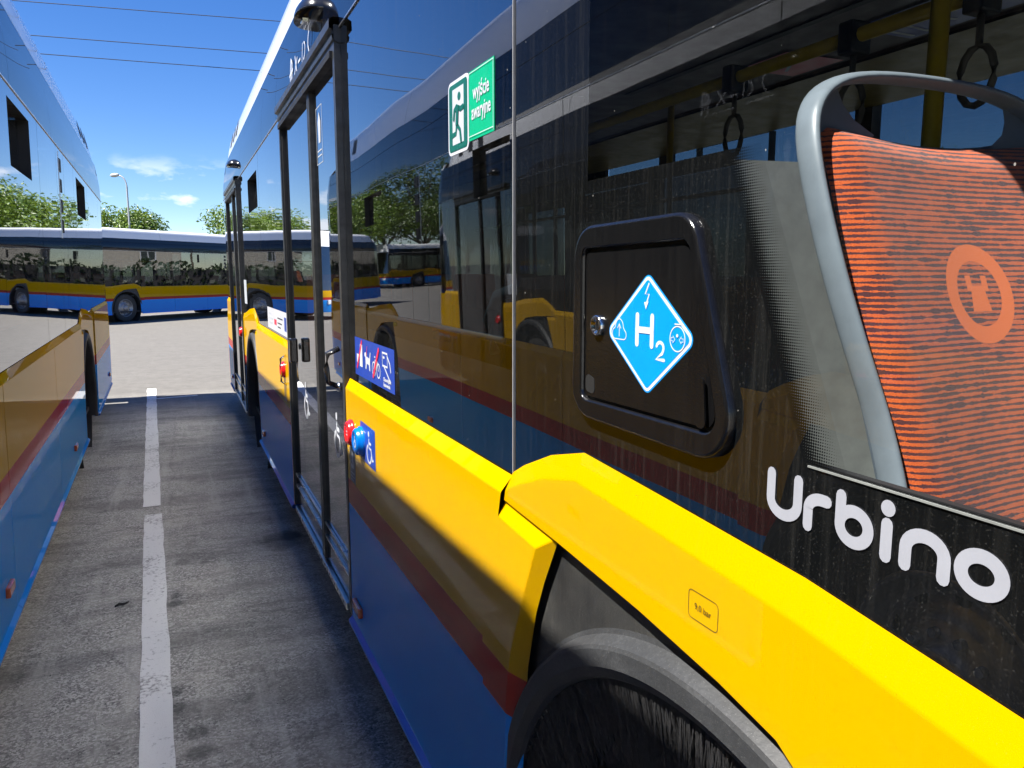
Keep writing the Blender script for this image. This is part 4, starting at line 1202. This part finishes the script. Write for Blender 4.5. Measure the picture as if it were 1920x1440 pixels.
# ------------------------------------------------------------------ more buses of the same kind
def copy_tree(o, parent=None, skip=True):
    if skip and o.name in DETAIL: return None
    c = o.copy(); C.objects.link(c); c.parent = parent
    for ch in o.children:
        copy_tree(ch, c, skip)
    return c
kids = list(bus.children)
INNER = ('seat', 'grab_', 'strap', 'ceiling', 'partition', 'window_bar', 'luggage', 'seat_plinth', 'inner_wall', 'brush')
def clone_bus(loc, rz, label, near=True):
    c = bus.copy(); C.objects.link(c); c.location = loc; c.rotation_euler = (0, 0, rz)
    for ch in kids:
        if ch.name in DETAIL: continue
        if not near and ch.name.split('.')[0].startswith(('strap', 'ceiling_slot', 'luggage', 'brush', 'roof_slot', 'door_button', 'side_marker', 'button_guard')): continue
        copy_tree(ch, c)
    tag(c, label, 'bus', 'yellow red and blue city buses in the depot')
    return c
tl = R(1.10)
dl = 0.596 + W
left_bus = clone_bus((-dl * math.cos(tl) - .65 * math.sin(tl), -dl * math.sin(tl) + .65 * math.cos(tl), 0), tl, 'blue mirror-sided bus parked along the left of the lane, showing its doorless flank')
for ch in left_bus.children:                                 # the body leans a little on its springs, the wheels stay flat
    if not ch.name.startswith('wheel.') and ch.name.split('.')[0] != 'wheel':
        ch.rotation_euler = (0, R(1.2), 0); ch.location = (0, 0, .02)
def heading(dx, dy): return math.atan2(-dx, dy)              # rotation that turns local +y to (dx, dy)
def at(px, zc):
    """world x, y on the ground plane of a sight line at camera depth zc"""
    cx_ = (px - 960) / 1442 * zc
    yaw = R(23.451)
    fwd = zc
    return (cx_ * math.cos(yaw) + fwd * math.sin(yaw), -cx_ * math.sin(yaw) + fwd * math.cos(yaw))
# the bus across the end of the lane: its near flank runs from (-3.68, 25.5) to (4.7, 33.5)
dx, dy = .705, .709
nx, ny = dy, -dx
fx, fy = -1.63 + dx * (-2.85 + 2.45), 27.9 + dy * (-2.85 + 2.45)
cross_bus = clone_bus((fx - nx * W, fy - ny * W, 0), heading(dx, dy), 'white-roofed bus standing across the far end of the lane', False)
cross_bus.scale = (.96, .96, .95)

bx, by = at(640, 58)
clone_bus((bx, by, 0), heading(.93, .37), 'bus parked far off under the trees, side on, beyond the crossing bus', False)
bx, by = at(775, 47)
clone_bus((bx, by + 2, 0), heading(.30, .95), 'bus parked far off with its windscreen facing the lane', False)

# ------------------------------------------------------------------ trees
def at3(px, py, zc):
    cx_, cyy = (px - 960) / 1442 * zc, -(py - 720) / 1442 * zc
    p = R(8.208); yaw = R(23.451)
    f = zc * math.cos(p) + cyy * math.sin(p); u = -zc * math.sin(p) + cyy * math.cos(p)
    return Vector((cx_ * math.cos(yaw) + f * math.sin(yaw), -cx_ * math.sin(yaw) + f * math.cos(yaw), CAM_H + u))
def tree(px, zc, h, wd, label, mat='leaf_light', n=5200, seed=1):
    rnd = random.Random(seed)
    x, y = at(px, zc)
    root = empty('broadleaf_tree', (x, y, 0))
    V, F = [], []
    def limb(p0, p1, r0, r1, seg=7):
        p0, p1 = Vector(p0), Vector(p1); d = (p1 - p0).normalized(); a = d.orthogonal().normalized(); b = d.cross(a); k = len(V)
        for i in range(4):
            t = i / 3; c = p0.lerp(p1, t) + (a * rnd.uniform(-.04, .04) + b * rnd.uniform(-.04, .04)) * (0 < i < 3); r = r0 + (r1 - r0) * t
            for j in range(seg): V.append(c + (a * math.cos(2 * math.pi * j / seg) + b * math.sin(2 * math.pi * j / seg)) * r)
        for i in range(3):
            for j in range(seg): F.append((k + i * seg + j, k + i * seg + (j + 1) % seg, k + (i + 1) * seg + (j + 1) % seg, k + (i + 1) * seg + j))
    th = h * .32
    limb((0, 0, 0), (rnd.uniform(-.15, .15), rnd.uniform(-.15, .15), th), .20, .13)
    clumps = []
    nb = 9
    for i in range(nb):
        a = 2 * math.pi * i / nb + rnd.uniform(-.4, .4); r = wd * .5 * rnd.uniform(.45, .95); z = h * rnd.uniform(.42, .80)
        tip = Vector((r * math.cos(a), r * math.sin(a), z)); limb((0, 0, th * .9), tip, .085, .025)
        clumps.append((tip, wd * rnd.uniform(.16, .27)))
        for q in range(2):
            t2 = tip + Vector((rnd.uniform(-1, 1), rnd.uniform(-1, 1), rnd.uniform(-.3, .9))) * wd * .17; limb(tip * .8 + Vector((0, 0, th * .18)), t2, .03, .012)
            clumps.append((t2, wd * rnd.uniform(.11, .20)))
    for i in range(5):
        tip = Vector((rnd.uniform(-.22, .22) * wd, rnd.uniform(-.22, .22) * wd, h * rnd.uniform(.72, .93))); limb((0, 0, th), tip, .07, .02)
        clumps.append((tip, wd * rnd.uniform(.13, .2)))
    mk('trunk', V, F, 'bark', root, True)
    LV, LF, tone = [], [], []
    tot = sum(c[1] ** 2 for c in clumps)
    for c, r in clumps:
        ct = rnd.uniform(0, .55)
        for i in range(int(n * r * r / tot)):
            d = Vector((rnd.gauss(0, 1), rnd.gauss(0, 1), rnd.gauss(0, .8))).normalized() * r * rnd.uniform(.25, 1.0) ** .5
            if rnd.random() < .12: d *= rnd.uniform(1.0, 1.35)
            p = c + d
            if p.z > h * 1.01 or p.z < h * .2: continue
            s_ = rnd.uniform(.07, .16); nrm = (d.normalized() + Vector((rnd.uniform(-.9, .9), rnd.uniform(-.9, .9), rnd.uniform(-.3, 1.0)))).normalized()
            a = nrm.orthogonal().normalized(); a.rotate(Matrix.Rotation(rnd.uniform(0, 6.28), 3, nrm)); b = nrm.cross(a); k = len(LV)
            LV += [p + a * s_, p + b * s_ * .55 + nrm * .02, p - a * s_, p - b * s_ * .55 + nrm * .02]; LF.append((k, k + 1, k + 2, k + 3))
            tone.append(min(1, max(0, ct + rnd.uniform(-.1, .45))))
    cr_ = mk('crown', LV, LF, mat, root)
    at_ = cr_.data.attributes.new('tone', 'FLOAT', 'FACE')
    at_.data.foreach_set('value', tone)
    tag(root, label, 'tree', 'trees round the depot yard')
    return root
TREES = [(150, 61, 7.1, 6.4, 0), (218, 60, 6.9, 5.8, 0), (268, 60, 6.5, 5.0, 0), (425, 80, 5.6, 5.0, 0), (497, 60, 7.1, 6.4, 0), (560, 57, 7.4, 6.6, 0),
         (622, 66, 9.6, 6.8, 1), (690, 64, 10.6, 7.4, 1), (752, 66, 11.0, 7.6, 1), (815, 62, 10.8, 7.2, 1), (880, 60, 10.4, 7.2, 1), (950, 58, 10.0, 7.0, 1)]
NAMES = ['light green tree behind the crossing bus, leftmost of the row', 'light green tree right behind the street lamp', 'small light green tree beside the street lamp',
         'distant light green tree showing beside the tail of the hydrogen bus', 'light green tree behind the tail of the crossing bus', 'broad light green tree past the tail of the crossing bus',
         'dark green tree mirrored first beside the middle door', 'dark green tree mirrored second beside the middle door', 'tall dark green tree mirrored in the middle pane',
         'dark green tree mirrored above the far windscreen', 'dark green tree mirrored beside the pane joint', 'dark green tree at the end of the mirrored row']
for i, ((px, zc, h, wd, k), nm_) in enumerate(zip(TREES, NAMES)):
    tree(px, zc, h, wd, nm_, 'leaf_dark' if k else 'leaf_light', 8500, 11 + i)

# ------------------------------------------------------------------ street lamp and wires
b0 = at3(249, 512, 57); lx, ly = b0.x, b0.y
lamp = empty('street_lamp', (lx, ly, 0))
top = at3(244, 340, 57).z
rt = Vector((math.cos(R(23.45)), -math.sin(R(23.45)), 0))      # the picture's right
pts = [Vector((0, 0, 0)), Vector((0, 0, top * .5)), Vector((0, 0, top - .5))]
for k in range(1, 9):
    a = R(90 * k / 8); pts.append(Vector((0, 0, top - .5)) - rt * .55 * (1 - math.cos(a)) + Vector((0, 0, .8 * math.sin(a))))
tube('lamp_post', pts, [.09, .075, .06] + [.045] * 8, 'lamp_post_metal', lamp, 10)
e0 = pts[-1]
hd = []
for t, r in ((-.05, .05), (.0, .10), (.25, .15), (.5, .12), (.62, .03)):
    hd.append((e0 - rt * t + Vector((0, 0, .05 - .10 * t)), r))
tube('lamp_head', [p for p, r in hd], [r for p, r in hd], 'lamp_post_metal', lamp, 10)
box('lamp_foot', -.14, .14, -.14, .14, 0, .5, 'lamp_post_metal', lamp, .02)
tag(lamp, 'tall grey street lamp with curved arm beyond the crossing bus', 'street lamp')
WIRES = [((40, 2), (525, 40), 'uppermost overhead wire crossing the sky'), ((70, 67), (500, 100), 'middle overhead wire crossing the sky'), ((90, 102), (480, 132), 'lowest overhead wire crossing the sky')]
for (a, b, lab) in WIRES:
    p0, p1 = at3(*a, 33), at3(*b, 37); d = p1 - p0; pts = []
    for k in range(-14, 26):
        t = k / 5; q = p0 + d * t; q.z += .012 * (t - .5) ** 2 - .003; pts.append(q)
    o = tube('overhead_wire', pts, .017, 'wire_black', None, 6)
    tag(o, lab, 'wire', 'overhead wires')
# a twig on the asphalt
tw = tube('twig', [(-.352, 3.94, .008), (-.335, 3.955, .012), (-.315, 3.955, .009), (-.295, 3.975, .008)], [.004, .006, .005, .003], 'twig', None, 6)
tag(tw, 'small dark twig lying on the asphalt beside the white line', 'twig')

# ------------------------------------------------------------------ houses beside the yard (mirrored in the crossing bus)
def house(x, y, wd, dp, eh, rh, label):
    h = empty('village_house', (x, y, 0))
    box('wall', 0, dp, -wd / 2, wd / 2, 0, eh, 'plaster', h)
    g0 = [(0, -wd / 2, eh), (0, wd / 2, eh), (0, 0, eh + rh - .05)]; g1 = [(dp, a, b) for _, a, b in g0]
    mk('gable', g0 + g1, [(0, 1, 2), (5, 4, 3)], 'plaster', h)
    for sg in (-1, 1):
        mk('roof', [(-.5, sg * (wd / 2 + .5), eh - .35), (dp + .5, sg * (wd / 2 + .5), eh - .35), (dp + .5, 0, eh + rh), (-.5, 0, eh + rh),
                    (-.5, sg * (wd / 2 + .5), eh - .17), (dp + .5, sg * (wd / 2 + .5), eh - .17), (dp + .5, 0, eh + rh + .18), (-.5, 0, eh + rh + .18)],
           [(0, 1, 2, 3), (7, 6, 5, 4), (0, 1, 5, 4), (1, 2, 6, 5), (3, 0, 4, 7)], 'roof_tile', h)
    for z in (eh - 1.7,):
        for k in (-.25, .25):
            w_ = box('window', -.03, .02, k * wd - .6, k * wd + .6, z, z + 1.25, 'white_print', h)
            box('pane', -.05, -.031, k * wd - .5, k * wd - .04, z + .1, z + 1.15, 'window_dark', w_)
            box('pane', -.05, -.031, k * wd + .04, k * wd + .5, z + .1, z + 1.15, 'window_dark', w_)
    box('chimney', dp * .5, dp * .5 + .6, .6, 1.2, eh + rh * .4, eh + rh + .8, 'concrete', h)
    tag(h, label, 'house', 'houses beside the yard')
house(47, 10, 9, 10, 5.2, 3.4, 'pale gabled house mirrored in the nose of the crossing bus')
house(50, 25, 11, 10, 4.4, 3.0, 'pale low house mirrored in the middle of the crossing bus')
house(49, 41, 9, 10, 5.4, 3.6, 'pale gabled house mirrored towards the tail of the crossing bus')
for i, (x, y, hh) in enumerate(((68, 2, 13), (68, 13, 14), (66, 22, 13), (68, 32, 15), (67, 42, 13), (70, 52, 14))):
    t_ = tree(640, 58, hh, 11, 'tall dark tree behind the mirrored houses', 'leaf_dark', 5200, 60 + i); t_.location = (x, y, 0)
    t_['label'] = 'tall dark tree behind the mirrored houses, ' + ('nearest the lane', 'second along', 'third along', 'fourth along', 'fifth along', 'last of the row')[i]; t_['group'] = 'tall trees behind the mirrored houses'

def hedge(x, y0, y1, h, label):
    rnd = random.Random(99); root = empty('hedge', (x, (y0 + y1) / 2, 0)); L = y1 - y0; LV, LF, tone = [], [], []
    for i in range(9000):
        p = Vector((rnd.uniform(-.7, .7), rnd.uniform(-L / 2, L / 2), 0)); p.z = rnd.uniform(0.05, h * (1 + .12 * math.sin(p.y * .9) + .08 * math.sin(p.y * 2.3)))
        s_ = rnd.uniform(.12, .26); nrm = Vector((rnd.uniform(-1, .3), rnd.uniform(-.7, .7), rnd.uniform(-.2, 1))).normalized(); a = nrm.orthogonal().normalized(); b = nrm.cross(a); k = len(LV)
        LV += [p + a * s_, p + b * s_ * .6, p - a * s_, p - b * s_ * .6]; LF.append((k, k + 1, k + 2, k + 3)); tone.append(rnd.uniform(0, .5))
    o = mk('foliage', LV, LF, 'leaf_hedge', root); at_ = o.data.attributes.new('tone', 'FLOAT', 'FACE'); at_.data.foreach_set('value', tone)
    box('hedge_core', -.5, .5, -L / 2, L / 2, 0, h * .8, 'interior_dark', root)
    tag(root, label, 'hedge')
hedge(36, -4, 58, 2.3, 'long dark clipped hedge in front of the mirrored houses')
